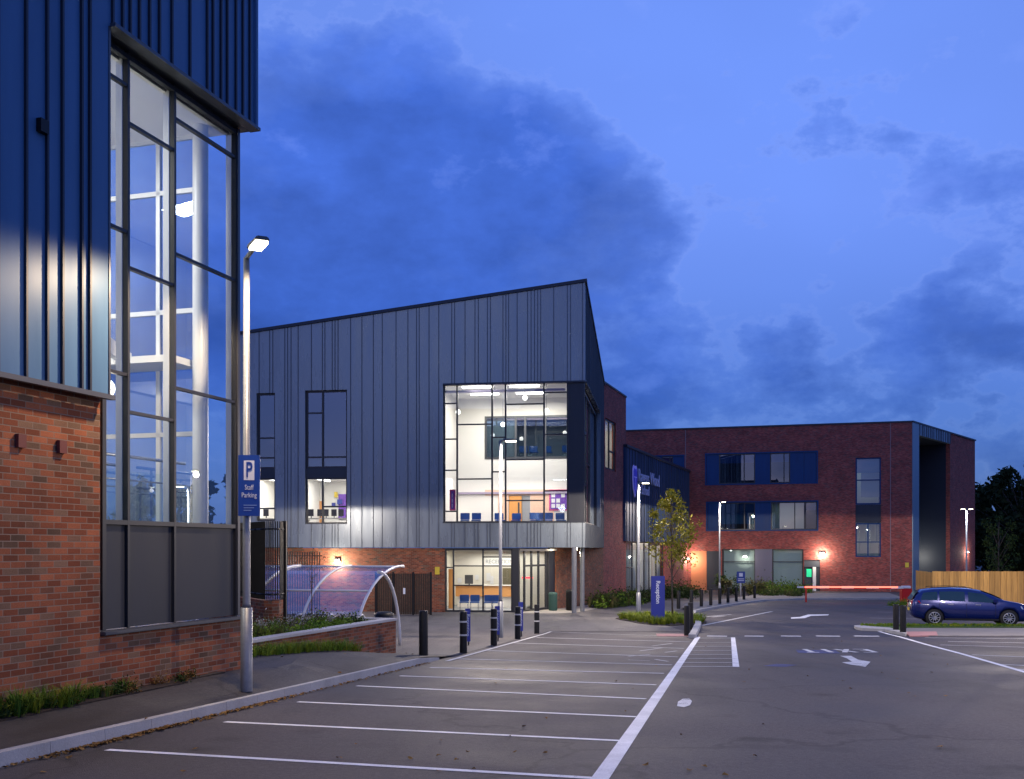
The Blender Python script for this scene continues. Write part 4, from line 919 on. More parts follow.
# near post on the footway
def GP(px, py):
    lo, hi = 3., 40.
    for _ in range(50):
        m = (lo+hi)/2; X = (px-CX)/F*m
        if -(py-HZ)/F*m > pave(X, m): lo = m
        else: hi = m
    X = (px-CX)/F*lo; return Vector((X, lo, pave(X, lo)))
pp = GP(246.5, 692); near = lamp_post(0, 0, 290/F*pp.y, 'galvanised lamp post on the near footway carrying the blue parking sign', base=pp, power=460, col=(1,.73,.46), r=.052, ad=(.42,-.85,0), head=.5, ext=.35, spot=171, blend=.25, spec=.04)
print('near post', tuple(pp))
lamp_post(500.5, 638, -(441-HZ)/F*G(500,638).y, 'lamp post standing between the banded bollards in front of the corner window', power=1600)
lamp_post(638.5, 617, -(483-HZ)/F*G(638,617).y, 'lamp post beside the reception sign in front of the blue block', power=1700, r=.07)
lamp_post(719.5, 597, -(502-HZ)/F*G(719,597).y, 'lamp post in front of the orange entrance panel of the far block', power=1800, r=.07)
p = G(966.5, 590); p = Vector(((966.5-CX)/F*88, 88, -h(88))); lamp_post(0, 0, -(509-HZ)/F*88, 'twin headed lamp post behind the timber fence', base=p, power=300, r=.08, double=True, col=(.95,.95,1))
# added posts, out of view, put in to light the ground, fence and facade
for i, (x, y) in enumerate(((9.5,12.0),(16.5,32.0),(25.6,47.0),(-13.4,43.5))):
    p = Vector((x, y, -h(y))); lamp_post(0, 0, 4.2-.038*y, ['lamp post at the right edge of the near carriageway, outside the photo','lamp post beside the right-hand bays, outside the photo','lamp post beyond the blue car near the fence, outside the photo','lamp post in the service yard hidden behind the near block'][i], base=p, arm=-1, power=(750,1200,1300,1500)[i])
# parking sign on the near post
sg = thing('parking_sign', pp+Vector((.0,-.09,2.2)), 'blue Staff Parking sign with a white P fixed to the near lamp post', 'sign')
Ys = pp.y-.09
sx = lambda px: (px-CX)/F*Ys
sz = lambda py: -(py-HZ)/F*Ys
dsx = (1,.12,0)
mb = MB(); x0, x1, z0, z1 = sx(238.3), sx(259.6), sz(516), sz(455)
WG = Wall(x0, Ys, 1, .10); ws = (x1-x0)*1.01
mb.wbox(WG, 0, ws, -.0, .015, z0, z1); mb.build('panel', SIGNB, sg, bevel=.004)
mb = MB(); mb.wbox(WG, ws*.26, ws*.74, .016, .018, z1-.34, z1-.075); mb.build('white_square', SIGNW, sg)
text('P', .29, SIGNB, sg, WG.p(ws*.5, .0215, z1-.207), (1,.1,0), depth=.002, bold=.004, xs=.62)
text('Staff', .095, SIGNW, sg, WG.p(ws*.5, .019, z1-.44), (1,.1,0), depth=.001, xs=.72); text('Parking', .095, SIGNW, sg, WG.p(ws*.5, .019, z1-.545), (1,.1,0), depth=.001, xs=.72)
mb = MB()
for k in range(3): mb.wbox(WG, ws*.25, ws*(.85-.12*k), .016, .018, z0+.14-.035*k, z0+.152-.035*k)
mb.build('small_print', mat('faded_print', (.2,.3,.55), .5), sg)
# indigo banner signs beside the bollards
for i, (px, y0, y1, lab) in enumerate(((467.5,641.5,608.5,'leftmost indigo banner sign, in front of the blue chairs'),(497,634.5,606,'middle indigo banner sign, beside the lamp post'),(520.5,631,602,'rightmost indigo banner sign, near the entrance doors'))):
    p = G(px+.3, y1 and [645,641,637][i]); bs = thing('banner_sign', p, lab, 'sign', 'indigo banner signs by the bollards')
    w = .085; X = (px-CX)/F*p.y
    zz0, zz1 = -(y0-HZ)/F*p.y, -(y1-HZ)/F*p.y
    Wn = Wall(X-w, p.y-.06, 1, .35); MB().wbox(Wn, .02, .17, 0, .02, zz0, zz1).build('panel', TOTEM, bs, bevel=.003)
    MB().tube([(X+.03,p.y+.03,-h(p.y)), (X+.03,p.y+.03,zz1-.05)], .022, 8).build('post', TRIM, bs)
    text('Reception', .15, SIGNW, bs, Wn.p(.10, .024, (zz0+zz1)/2), (0,0,-1), (1,.35,0), depth=.001)
# reception totem
p = G(658, 622.5); ts = thing('reception_sign', p, 'upright blue Reception sign with white vertical lettering on the planted island', 'sign')
tY = p.y; X0, X1 = (651-CX)/F*tY, (664.7-CX)/F*tY; Z0, Z1 = -(618.5-HZ)/F*tY, -(576-HZ)/F*tY
MB().box(X0, X1, tY-.05, tY+.05, Z0, Z1).build('panel', TOTEM, ts, bevel=.01)
for x in (X0+.08, X1-.12): MB().box(x, x+.05, tY-.025, tY+.025, -h(tY), Z0).build('leg', GALV, ts)
text('Reception', .235, SIGNW, ts, ((X0+X1)/2+.0, tY-.056, Z0+(Z1-Z0)*.62), (0,0,-1), (1,0,0), depth=.002, bold=.006)
# small blue sign far right of the row
p = Vector(((740.5-CX)/F*86, 86, -h(86))); s2 = thing('information_sign', p, 'small square blue notice on a pale post behind the far bollards', 'sign')
MB().box(p.x-.32, p.x+.36, 85.93, 85.97, -(583-HZ)/F*86, -(571.5-HZ)/F*86).build('panel', SIGNB, s2); MB().tube([p, (p.x,p.y,-(574-HZ)/F*86)], .06, 8).build('post', CREAM, s2)
MB().box(p.x-.13, p.x+.17, 85.915, 85.925, -(576.6-HZ)/F*86, -(573-HZ)/F*86).build('white_symbol', SIGNW, s2)
mb = MB()
for k in range(2): mb.box(p.x-.22, p.x+.26, 85.915, 85.925, -(579.2+1.7*k-HZ)/F*86, -(578.5+1.7*k-HZ)/F*86)
mb.build('printed_lines', SIGNW, s2)
# litter bin by the entrance column, green bin by the doors
def bin_(px, py, Y, w, hh, mtl, lab, lid=BLACK):
    p = Vector(((px-CX)/F*Y, Y, -h(Y)+.02)); o = thing('litter_bin', p, lab, 'bin')
    MB().lathe([(w*.9,0),(w,.05),(w,hh*.85)], c=tuple(p), seg=18).build('bin_body', mtl, o); MB().lathe([(w*1.04,hh*.85),(w*1.04,hh*.93),(w*.7,hh),(0,hh)], c=tuple(p), seg=18).build('lid', lid, o)
bin_(570.8, 0, 57.5, .27, 1.15, BLACK, 'tall black litter bin against the lit brick wall by the columns')
bin_(553, 0, 57.2, .24, 1.0, GREEN, 'dark green bin beside the entrance doors', GREEN)
bin_(384, 0, 33, .30, .8, mat('navy_bin', (.015,.02,.045), .5), 'low dark navy bin under the bicycle shelter end')
# gates in front of the brick ground storey
YG = 51.5
gt = thing('double_gate', ((405-CX)/F*YG, YG, -h(YG)), 'dark brown boarded double gate closing the yard beside the bicycle shelter', 'gate')
gx = lambda px: (px-CX)/F*YG
gz = lambda py: -(py-HZ)/F*YG
GBR = speck('dark_gate_boards', (.055,.038,.026), .2, 12)
for a, b in ((376,393),(393.6,413),(413.6,430.5)):
    mb = MB(); x = gx(a)
    while x < gx(b)-.05: mb.box(x, min(x+.095,gx(b)), YG-.02, YG+.02, -h(YG)+.05, gz(573.5)); x += .11
    mb.build('gate_panel', GBR, gt)
for px in (376,393.3,413.3,431): MB().box(gx(px)-.05, gx(px)+.05, YG-.07, YG-.021, -h(YG), gz(572)).build('gate_post', BLACK, gt)
MB().box(gx(403.2), gx(405.4), YG-.05, YG-.03, gz(594), gz(588)).build('notice', SIGNW, gt)
# railings on the curved brick wall behind the near post
def railing(name, c, pts, z0, z1, lab, sp=.11, cat='railing', th=.012, mtl=BLACK):
    f = thing(name, pts[0], lab, cat); bars = MB(); rails = MB(); 
    L = 0
    for a, b in zip(pts, pts[1:]):
        a, b = Vector(a), Vector(b); d = b-a; n = max(1, int(d.length/sp))
        for k in range(n):
            q = a + d*k/n; bars.box(q.x-th, q.x+th, q.y-th, q.y+th, z0, z1)
        for z in (z0+.12, z1-.18): rails.tube([(a.x,a.y,z),(b.x,b.y,z)], .022, 6)
    bars.build('bars', mtl, f); rails.build('rails', mtl, f)
    return f
cw = [(-6.6,26.5),(-6.3,24.9),(-5.9,24.2),(-5.45,23.9),(-5.27,24.1),(-5.2,24.6)]
cw = [((250-CX)/F*25.2,25.2),((256-CX)/F*24.6,24.6),((264-CX)/F*24.15,24.15),((272-CX)/F*24.0,24.0),((279-CX)/F*24.15,24.15),((283.3-CX)/F*24.7,24.7)]
zw = -(600-HZ)/F*24; zt_ = -(521-HZ)/F*24
mb = MB(); 
for a, b in zip([(-8.2,27.5)]+cw, cw):
    d = Vector((b[0]-a[0], b[1]-a[1], 0)).normalized(); n = Vector((-d.y, d.x, 0))*.22
    mb.hexa([(a[0],a[1],-2.7),(b[0],b[1],-2.7),(b[0]+n.x,b[1]+n.y,-2.7),(a[0]+n.x,a[1]+n.y,-2.7),(a[0],a[1],zw-.02),(b[0],b[1],zw-.02),(b[0]+n.x,b[1]+n.y,zw-.02),(a[0]+n.x,a[1]+n.y,zw-.02)])
o = mb.build('garden_wall', BRICK, loc=(cw[0][0],cw[0][1],-2.5)); 
def rehome(o, loc):
    for v in o.data.vertices: v.co -= Vector(loc) - Vector((0,0,0)) if False else Vector((0,0,0))
tag(o, 'low curved dark brick wall carrying the black railings behind the near lamp post', 'wall')
rf_ = railing('steel_railing', None, [(a[0],a[1]+.1,0) for a in [(-8.2,27.5)]+cw], zw, zt_, 'tall black vertical bar railings curving on the low brick wall', sp=.06)
rf_.location.z = 0
MB().box(cw[-1][0]-.05, cw[-1][0]+.06, cw[-1][1]+.02, cw[-1][1]+.14, -2.62, zt_+.02).build('end_post', BLACK, rf_)
YR = 49
railing('steel_railing', None, [((278-CX)/F*YR,YR,0),((322-CX)/F*YR,YR,0)], -h(YR), -(552-HZ)/F*YR, 'dark bar railings seen above the bicycle shelter against the brick wall', sp=.11, th=.022)
# planter
pw = [Vector((-5.9,16.3+.0,0)), Vector((-4.85,19.1,0)), Vector((-2.8,25.3,0)), Vector((-3.9,25.75,0))]
zc_ = -1.69
WP = Wall(-4.85, 19.1, 2.05, 6.2); Lp = 6.53
pt = thing('planter', WP.p(3, -.2, -2.3), 'low brick planter with pale coping in front of the bicycle shelter', 'planter')
mb = MB(); mb.wbox(WP, -2.2, Lp, -.22, 0, -2.7, zc_-.06); mb.wbox(WP, Lp-.22, Lp, -2.0, -.221, -2.8, zc_-.06); mb.build('brick_wall', BRICK, pt)
mb = MB(); mb.wbox(WP, -2.2, Lp+.03, -.26, .035, zc_-.058, zc_); mb.wbox(WP, Lp-.26, Lp+.03, -2.0, -.262, zc_-.058, zc_); mb.build('coping', COPING, pt, bevel=.006)
mb = MB(); mb.wbox(WP, -2.2, Lp-.23, -2.6, -.23, -2.7, zc_-.12); mb.build('soil', SOIL, pt)
# bicycle shelter
WK = Wall(-3.89, 26, 1, -.2)               # long axis to the left of the end hoop
cs = Vector((.31,.95,0)).normalized()
sh = thing('bicycle_shelter', (-4.6, 27.3, -h(27)), 'curved clear bicycle shelter with white hoops behind the brick planter', 'bicycle shelter')
def hoop_pts(u, off=0, n=14, a0=0, a1=1.0):
    b = WK.p(u, 0, 0); out = []
    for i in range(n+1):
        f = a0 + (a1-a0)*i/n; an = f*math.pi/2*1.02
        s = 2.84*(1-math.cos(an)); z = 2.08*math.sin(an)
        q = b + cs*(s); out.append(Vector((q.x, q.y, -2.57 + z + off)))
    return out
US = [0, -1.5, -3.0, -4.5, -6.0]
for k_, u in enumerate(US):
    o = MB().tube(hoop_pts(u), .036, 8).build('hoop', WSTEEL, sh)
legs_at = [0, -3.0, -6.0]
for u in (US[0], US[-1]):
    b = WK.p(u, 0, 0); pts = []
    for i in range(10):
        f = i/9; s = 1.35 + 1.35*math.sin(f*math.pi/2); z = -.62 - (1.98+.05)*(1-math.cos(f*math.pi/2)); q = b + cs*s; pts.append((q.x, q.y, z))
    MB().tube(pts, .045, 8).build('rear_leg', WSTEEL, sh)
H = [hoop_pts(u, -.02) for u in (US[0]+.03, US[-1]-.03)]
mb = MB()
for i in range(len(H[0])-1): mb.quad(H[0][i], H[0][i+1], H[1][i+1], H[1][i])
for s_ in mb.sm: pass
mb.sm = [True]*len(mb.f); mb.build('clear_roof', POLY, sh, fix=False)
mb = MB()
for i in (1, 7, 14): mb.tube([H[0][i]+Vector((0,0,.0)), H[1][i]], .03, 6)
mb.build('rails', WSTEEL, sh)
# cycle racks inside
for k in range(6):
    b = WK.p(-.6-k*.85, 0, 0) + cs*1.3; g = MB()
    g.tube([(b.x-.0,b.y-.35,-2.6),(b.x-.02,b.y-.33,-1.85),(b.x+.1,b.y-.1,-1.76),(b.x+.14,b.y+.3,-1.76),(b.x+.18,b.y+.45,-1.85),(b.x+.2,b.y+.47,-2.6)], .025, 8)
    tag(g.build('bicycle_rack', WSTEEL, loc=(0,0,0)), f'white hoop bicycle rack under the shelter, {words[k]} from its open end', 'bicycle rack', 'bicycle racks under the shelter')
# sapling with stake
def leaves(mb, n, fn, size, rnd, mi=0):
    for _ in range(n):
        p = fn(); s = size*rnd.uniform(.6,1.3); a = Vector((rnd.gauss(0,1), rnd.gauss(0,1), rnd.gauss(0,1))).normalized(); b = a.orthogonal().normalized()
        an = rnd.uniform(0, 6.28); b = Matrix.Rotation(an, 3, a) @ b; c = a.cross(b)
        mb.add([p-b*s, p-c*s*.45+b*.1*s, p+b*s, p+c*s*.45+b*.1*s], [(0,1,2,3)], mi)
def tree(name, base, hgt, crown_r, crown_z0, nleaf, leaf, lmat, label, group=None, seed=1, trunk_r=.05, lobes=14, open_=.5, cat='tree', stretch=1.0):
    rnd = random.Random(seed); base = Vector(base)
    t_ = thing(name, base, label, cat, group)
    mb = MB(); top = base + Vector((rnd.uniform(-.02,.02)*hgt, 0, hgt*.93))
    mb.tube([base, base.lerp(top,.35), base.lerp(top,.7), top], [trunk_r, trunk_r*.8, trunk_r*.45, trunk_r*.12], 8)
    cs_ = []
    for i in range(lobes):
        f = i/(lobes-1) if lobes > 1 else .5
        zz = crown_z0 + (hgt-crown_z0)*(.08+.88*f); prof = math.sin(math.pi*min(1,(.22+.78*(1-f))))**.6 if stretch == 1.0 else (math.sin(math.pi*(.16+.80*f))**.8)
        rr = crown_r*max(.12,prof)*rnd.uniform(.45,.95); an = i*2.4+rnd.uniform(-.4,.4)
        c = base + Vector((rr*math.cos(an), rr*math.sin(an), zz)); cs_.append((c, crown_r*rnd.uniform(.28,.5)*(1.15-.6*f)))
        st = base.lerp(top, max(.15,(zz-crown_r*.5)/hgt*.9)); mb.tube([st, st.lerp(c,.5)+Vector((0,0,.05*hgt*.3)), c], [trunk_r*.35, trunk_r*.22, trunk_r*.08], 5)
    mb.build('trunk', BARK, t_)
    lm = MB()
    def fn():
        c, r = rnd.choice(cs_); d = Vector((rnd.gauss(0,1), rnd.gauss(0,1), rnd.gauss(0,.9))).normalized()*r*rnd.random()**open_
        return c + d
    leaves(lm, nleaf, fn, leaf, rnd); lm.build('crown', lmat, t_, uv=False, fix=False)
    return t_
p = Vector(((312-CX)/F*24.5, 24.5, -1.8))
tree('sapling', p, 1.75, .38, .9, 130, .022, GRASSD, 'thin almost bare sapling with a timber stake in the brick planter', seed=4, trunk_r=.014, lobes=7)
mb = MB(); mb.tube([p+Vector((-.03,-.08,0)), p+Vector((-.03,-.08,.93))], .04, 8)
tag(mb.build('timber_stake', STAKE, loc=(p.x-.03,p.y-.08,p.z)), 'brown timber stake supporting the sapling in the planter', 'stake')
bpy.data.objects['timber_stake'].location = (0,0,0)
def fixloc(o):
    pass
# yellowing tree behind the reception sign
p = G(672.5, 619.5)
bed(blob(G(661, 620.5), 1.75, 4.6, sd=2)); bed(blob(Vector((4.9,58.5,0)), 1.2, 5, sd=3) if False else [G(588,608), G(606,609.5), G(632,606), Vector((12.5,82,0)), Vector((9.2,79.5,0)), Vector((5.6,69,0))], .02)
tree('young_tree', p, (620-490)/F*p.y, 1.15, (620-566)/F*p.y, 1900, .09, YLEAF, 'young yellowing tree with a thin stem behind the reception sign', seed=8, trunk_r=.045, lobes=26, open_=.6, stretch=2.0)
# clumps of blades
def tufts(name, fn, n, hgt, mats, seed, label=None, cat='grass', wd=.012, lean=.6, bl=(14,26)):
    rnd = random.Random(seed); mb = MB()
    for _ in range(n):
        p = fn(rnd); hh = hgt*rnd.uniform(.5,1.15); mi = 0 if rnd.random() < .72 else 1
        for _ in range(rnd.randint(*bl)):
            an = rnd.uniform(0,6.28); d = Vector((math.cos(an), math.sin(an), 0)); l = rnd.uniform(.1,lean)*hh; w = Vector((-d.y,d.x,0))*wd*rnd.uniform(.6,1.3)
            b = p + d*rnd.uniform(0,.06); m_ = b+d*l*.35+Vector((0,0,hh*.65*rnd.uniform(.7,1.1))); t2 = b+d*l+Vector((0,0,hh*rnd.uniform(.6,1.05)))
            mb.add([b-w, b+w, m_+w*.8, m_-w*.8, t2], [(0,1,2,3),(3,2,4)], mi)
    o = mb.build(name, mats, uv=False, fix=False); return tag(o, label, cat, kind='stuff')
def along(w, u0, u1, v0, v1, z): 
    return lambda r: (lambda u, v: w.p(u, v, z(w.p(u,v).x, w.p(u,v).y) if callable(z) else z))(r.uniform(u0,u1), r.uniform(v0,v1))
def leafy(name, fn, n, r, leaf, lm, seed, label):
    rnd = random.Random(seed); mb = MB()
    cs_ = [fn(rnd) for _ in range(n)]
    for c in cs_:
        rr = r*rnd.uniform(.6,1.2)
        leaves(mb, 90, lambda: c+Vector((rnd.gauss(0,.5)*rr, rnd.gauss(0,.5)*rr, abs(rnd.gauss(0,.55))*rr)), leaf, rnd, 0 if rnd.random() < .7 else 1)
    return tag(mb.build(name, lm, uv=False, fix=False), label, 'plants', kind='stuff')
bedz = lambda X, Y: pave(X, Y)+.01
mb = MB(); mb.wbox(WA, -9, 1.4, .002, .30, -2.2, -1.812); mb.wbox(WA, 1.4, 2.6, .002, .12, -2.2, -1.818); tag(mb.build('planting_soil', SOIL), kind='structure')
tufts('bedding_plants', along(WA, -8, -.55, .03, .34, -1.82), 190, .30, [GRASS, LIME], 21, 'rough green grass clumps along the foot of the near brick wall', 'plants', wd=.005, lean=1.4)
tufts('bedding_plants', along(WA, -.4, .35, .05, .22, -1.82), 14, .20, [GRASS, GRASSD], 22, 'small green clump at the wall below the grey panels', 'plants', wd=.006)
leafy('bedding_plants', along(WA, -7, 2.0, .04, .26, -1.80), 60, .10, .02, [SHRUB, LITTER], 23, 'low leafy weeds and dead leaves along the near wall')
tufts('verge_grass', along(WP, -1.2, 3.6, .08, .55, bedz), 170, .26, [GRASS, LIME], 24, 'bright long grass in front of the brick planter', wd=.005, lean=1.5, bl=(10,18))
tufts('planter_grass', along(WP, -2, 2.2, -1.6, -.3, zc_-.12), 110, .40, [GRASSD, GRASS], 25, 'feathery dry grasses in the left part of the planter', wd=.006)
leafy('planter_shrubs', along(WP, -1.0, Lp-.5, -1.0, -.32, zc_-.10), 60, .20, .035, [GRASS, SHRUB], 26, 'low green shrubs along the planter edge')
WHT = leafmat('pale_flowers', (.30,.30,.26), (.40,.38,.34), 8)
leafy('planter_flowers', along(WP, 1.5, Lp-.4, -1.9, -.9, zc_-.05), 45, .20, .03, [GRASSD, WHT], 27, 'pale flowering plants at the back of the planter')
def inpoly(pts):
    xs = [p.x for p in pts]; ys = [p.y for p in pts]
    def f(r):
        while 1:
            x, y = r.uniform(min(xs),max(xs)), r.uniform(min(ys),max(ys)); c = False; j = len(pts)-1
            for i in range(len(pts)):
                if (pts[i].y > y) != (pts[j].y > y) and x < (pts[j].x-pts[i].x)*(y-pts[i].y)/(pts[j].y-pts[i].y)+pts[i].x: c = not c
                j = i
            if c: return Vector((x, y, -h(y)+.02))
    return f
tufts('island_grass', inpoly(blob(G(661,620.5), 1.65, 4.3, sd=2)), 230, .34, [LIME, GRASS], 28, 'bright lime clumps round the foot of the reception sign', wd=.012, lean=1.5)
sp_ = [G(589,607.6), G(606,609), G(632,605.6), Vector((12.0,81,0)), Vector((9.2,79.0,0)), Vector((5.7,69,0))]
leafy('wall_shrubs', inpoly(sp_), 120, .62, .09, [SHRUB, GRASS], 29, 'dark green shrubs along the foot of the brick tower')
tufts('wall_shrubs', inpoly(sp_), 120, .8, [GRASSD, SHRUB], 30, 'grassy shrubs mixed along the tower wall', 'plants', wd=.025)
sp2 = [Vector(((x-CX)/F*Y, Y, 0)) for x, Y in ((660,84),(690,80),(700,92),(670,96))]
leafy('wall_shrubs', inpoly(sp2), 45, .8, .10, [SHRUB, DARKLEAF], 31, 'dark shrubs between the young tree and the lit wall lamp')
def shrub(px, Y, r, hh, lab, lm, seed, n=1200, leaf=.1):
    p = Vector(((px-CX)/F*Y, Y, -h(Y)+.08)); rnd = random.Random(seed); t_ = thing('shrub', p, lab, 'shrub', 'shrubs in front of the far block')
    mb = MB(); 
    for k in range(5): mb.tube([p, p+Vector((rnd.uniform(-.5,.5)*r, rnd.uniform(-.3,.3)*r, hh*.7))], [.03,.01], 5)
    mb.build('stems', BARK, t_); cs_ = [(p+Vector((rnd.uniform(-.8,.8)*r, rnd.uniform(-.5,.5)*r, hh*rnd.uniform(.15,.85))), rnd.uniform(.25,.5)*r) for _ in range(9)]
    lb = MB(); leaves(lb, n, lambda: (lambda q: q[0]+Vector((rnd.gauss(0,.5), rnd.gauss(0,.5), rnd.gauss(0,.45)))*q[1])(rnd.choice(cs_)), leaf, rnd); lb.build('foliage', lm, t_, uv=False, fix=False)
shrub(731, 90, 1.2, 1.7, 'dark rounded shrub left of the small blue notice', SHRUB, 41)
shrub(725, 88, .6, 1.5, 'pale thin shrub beside the far lamp post', GRASSD, 42, 500)
shrub(752, 90, 1.3, 1.1, 'grassy yellow-green shrub right of the small blue notice', GRASSD, 43)
hp_ = [Vector(((x-CX)/F*Y, Y, 0)) for x, Y in ((752,93),(806,93),(808,97),(752,97))]
leafy('hedge_planting', inpoly(hp_), 90, .75, .10, [GRASS, GRASSD], 44, 'low hedge planting below the far ground floor windows')
hp2 = [Vector(((x-CX)/F*Y, Y, 0)) for x, Y in ((764,85),(800,84),(801,88),(764,89))]
leafy('hedge_planting', inpoly(hp2), 40, .4, .08, [SHRUB, GRASSD], 45, 'thin low planting beside the end of the barrier')
# turf on the right island
def turfpt(r):
    x, y = r.uniform(859,1100), r.uniform(626.4, 628.4); p = G(x, y); p.z = -h(p.y)+.075; return p
tufts('verge_grass', turfpt, 420, .09, [GRASS, LIME], 46, 'short grass on the narrow island beside the blue car', wd=.012, bl=(8,14))
# fallen leaves
def litter(name, fn, n, s, seed, lab):
    rnd = random.Random(seed); mb = MB()
    for _ in range(n):
        p, nn = fn(rnd); a = rnd.uniform(0,6.28); r_ = s*rnd.uniform(.6,1.3); P5 = []
        for k in range(6):
            q = a+k*math.pi/3; rr = r_*(1 if k % 2 == 0 else .55); P5.append((p.x+rr*math.cos(q), p.y+rr*math.sin(q), p.z+.006+rnd.uniform(0,.025)))
        mb.add(P5, [tuple(range(6))])
    return tag(mb.build(name, LITTER, uv=False, fix=False), lab, 'leaves', kind='stuff')
def kerbleaf(r):
    Y = r.choice((r.uniform(8.6,22), r.triangular(10,16,13.5), r.triangular(9,13,11))); X = xk(Y)+.02+abs(r.gauss(0,.055)); return Vector((X, Y, -h(Y))), 0
litter('fallen_leaves', kerbleaf, 750, .030, 51, 'brown autumn leaves drifted along the foot of the kerb')
def roadleaf(r):
    Y = 8.8+(r.random()**1.5)*22; X = r.uniform(-.45,.42)*Y; 
    return Vector((X, Y, -h(Y) if X > xk(Y) else pave(X,Y))), 0
litter('fallen_leaves', roadleaf, 75, .035, 52, 'single autumn leaves scattered over the tarmac')

# ================================================================== BARRIER
bY = 74; bp = Vector(((905-CX)/F*bY, bY, -h(bY)))
br_ = thing('car_park_barrier', bp, 'red barrier cabinet with a lit red and white boom across the far road', 'barrier')
zz = lambda py: -(py-HZ)/F*bY
xx = lambda px: (px-CX)/F*bY
MB().box(xx(900.8), xx(911), bY-.25, bY+.25, -h(bY), zz(588.5)).build('cabinet', RED, br_, bevel=.03)
MB().box(xx(901.5), xx(910.2), bY-.2, bY+.2, zz(588.3), zz(585.8)).build('cabinet_cap', PAPER, br_, bevel=.04)
mb = MB(); Yb0 = bY; L_, R_ = Vector((xx(803), bY+.0, zz(587))), Vector((xx(902), bY, zz(587.4)))
for k in range(8):
    a = L_.lerp(R_, k/8); b = L_.lerp(R_, (k+1)/8); mb.box(a.x, b.x, bY-.33, bY-.27, a.z-.08, a.z+.08, mi=k % 2)
mb.build('boom', [RED, WSTEEL], br_)
MB().box(xx(803.5), xx(896), bY-.36, bY-.335, zz(586.9)-.05, zz(586.9)+.05).build('boom_light', BOOMLED, br_)
MB().box(xx(804), xx(805.6), bY-.34, bY-.26, -h(bY)-.0, zz(588.2)).build('support_leg', RED, br_)
mb = MB(); mb.box(xx(796), xx(803), bY-.3, bY-.26, zz(587)-.05, zz(586.6)+.03); mb.build('boom_tip', PAPER, br_)
hb = [Vector(((x-CX)/F*Y, Y, 0)) for x, Y in ((890,64),(913,64),(913,66),(889,66))]
leafy('hedge_planting', inpoly(hb), 20, .28, .05, [GRASS, LIME], 47, 'small green planting at the foot of the red barrier cabinet')
# ================================================================== FENCE (timber)
YF = 56
fe_ = thing('timber_fence', ((975-CX)/F*YF, YF, -h(YF)), 'tall golden timber board fence behind the blue car', 'fence')
Wf = Wall((932-CX)/F*YF, YF, 1, 0); ztf = -(571.3-HZ)/F*YF
def boards(w, u0, u1, z0, z1, nm):
    mb = MB(); u = u0; rnd = random.Random(6); k = 0
    while u < u1:
        v = .0 if k % 2 else .02; mb.wbox(w, u, u+.145, v, v+.02, z0, z1+rnd.uniform(-.012,.012)); u += .152; k += 1
    for z in (z0+.4, z1-.4): mb.wbox(w, u0, u1, -.09, -.002, z, z+.09)
    return mb.build(nm, WOOD, fe_)
boards(Wf, 0, 16, -h(YF)+.05, ztf, 'board_panel')
Wf2 = Wall((916.5-CX)/F*60.5, 60.5, (932-CX)/F*YF-(916.5-CX)/F*60.5, YF-60.5); boards(Wf2, 0, 4.5, -h(60), -(570.5-HZ)/F*60.5, 'board_panel')
for k in range(8): MB().wbox(Wf, k*2.2+.02, k*2.2+.12, -.2, -.092, -h(YF), ztf-.05).build('fence_post', STAKE, fe_)
# ================================================================== TREES beyond
k = 0
for (px, Y, hh, r) in ((992,140,12.0,6.0),(1022,128,13.6,6.5),(1062,132,15,7),(1003,150,12.6,5.5),(1110,140,16,7),(1150,150,18,8)):
    tree('broadleaf_tree', ((px-CX)/F*Y, Y, -4.2), hh, r, 1.2, 5200, .42, DARKLEAF, ['dark tree right behind the far block corner','tallest dark tree at the right edge of the photo','dark tree just outside the right edge','smaller dark tree filling the gap behind the fence','dark tree further right behind the fence','outermost dark tree on the right'][k], 'dark trees behind the timber fence', seed=60+k, trunk_r=.3, lobes=34, open_=.5); k += 1
k = 0
for (px, Y, hh, r) in ((999,72,6.0,1.3),):
    tree('broadleaf_tree', ((px-CX)/F*Y, Y, -3.8), hh, 1.6, 1.5, 1300, .09, SHRUB, 'small pale-leaved tree just behind the timber fence', seed=80, trunk_r=.07, lobes=16)
k = 0
for (x, Y, hh, r) in ((-60,95,11,6),(-48,105,12,6.5),(-37,112,11,6),(-72,100,13,7),(-27,118,12,6)):
    tree('broadleaf_tree', (x, Y, -4.2), hh, r, 1.2, 2200, .5, DARKLEAF, 'dark tree behind the left buildings, ' + words[k] + ' from the left', 'dark trees behind the left buildings', seed=90+k, trunk_r=.3, lobes=22); k += 1
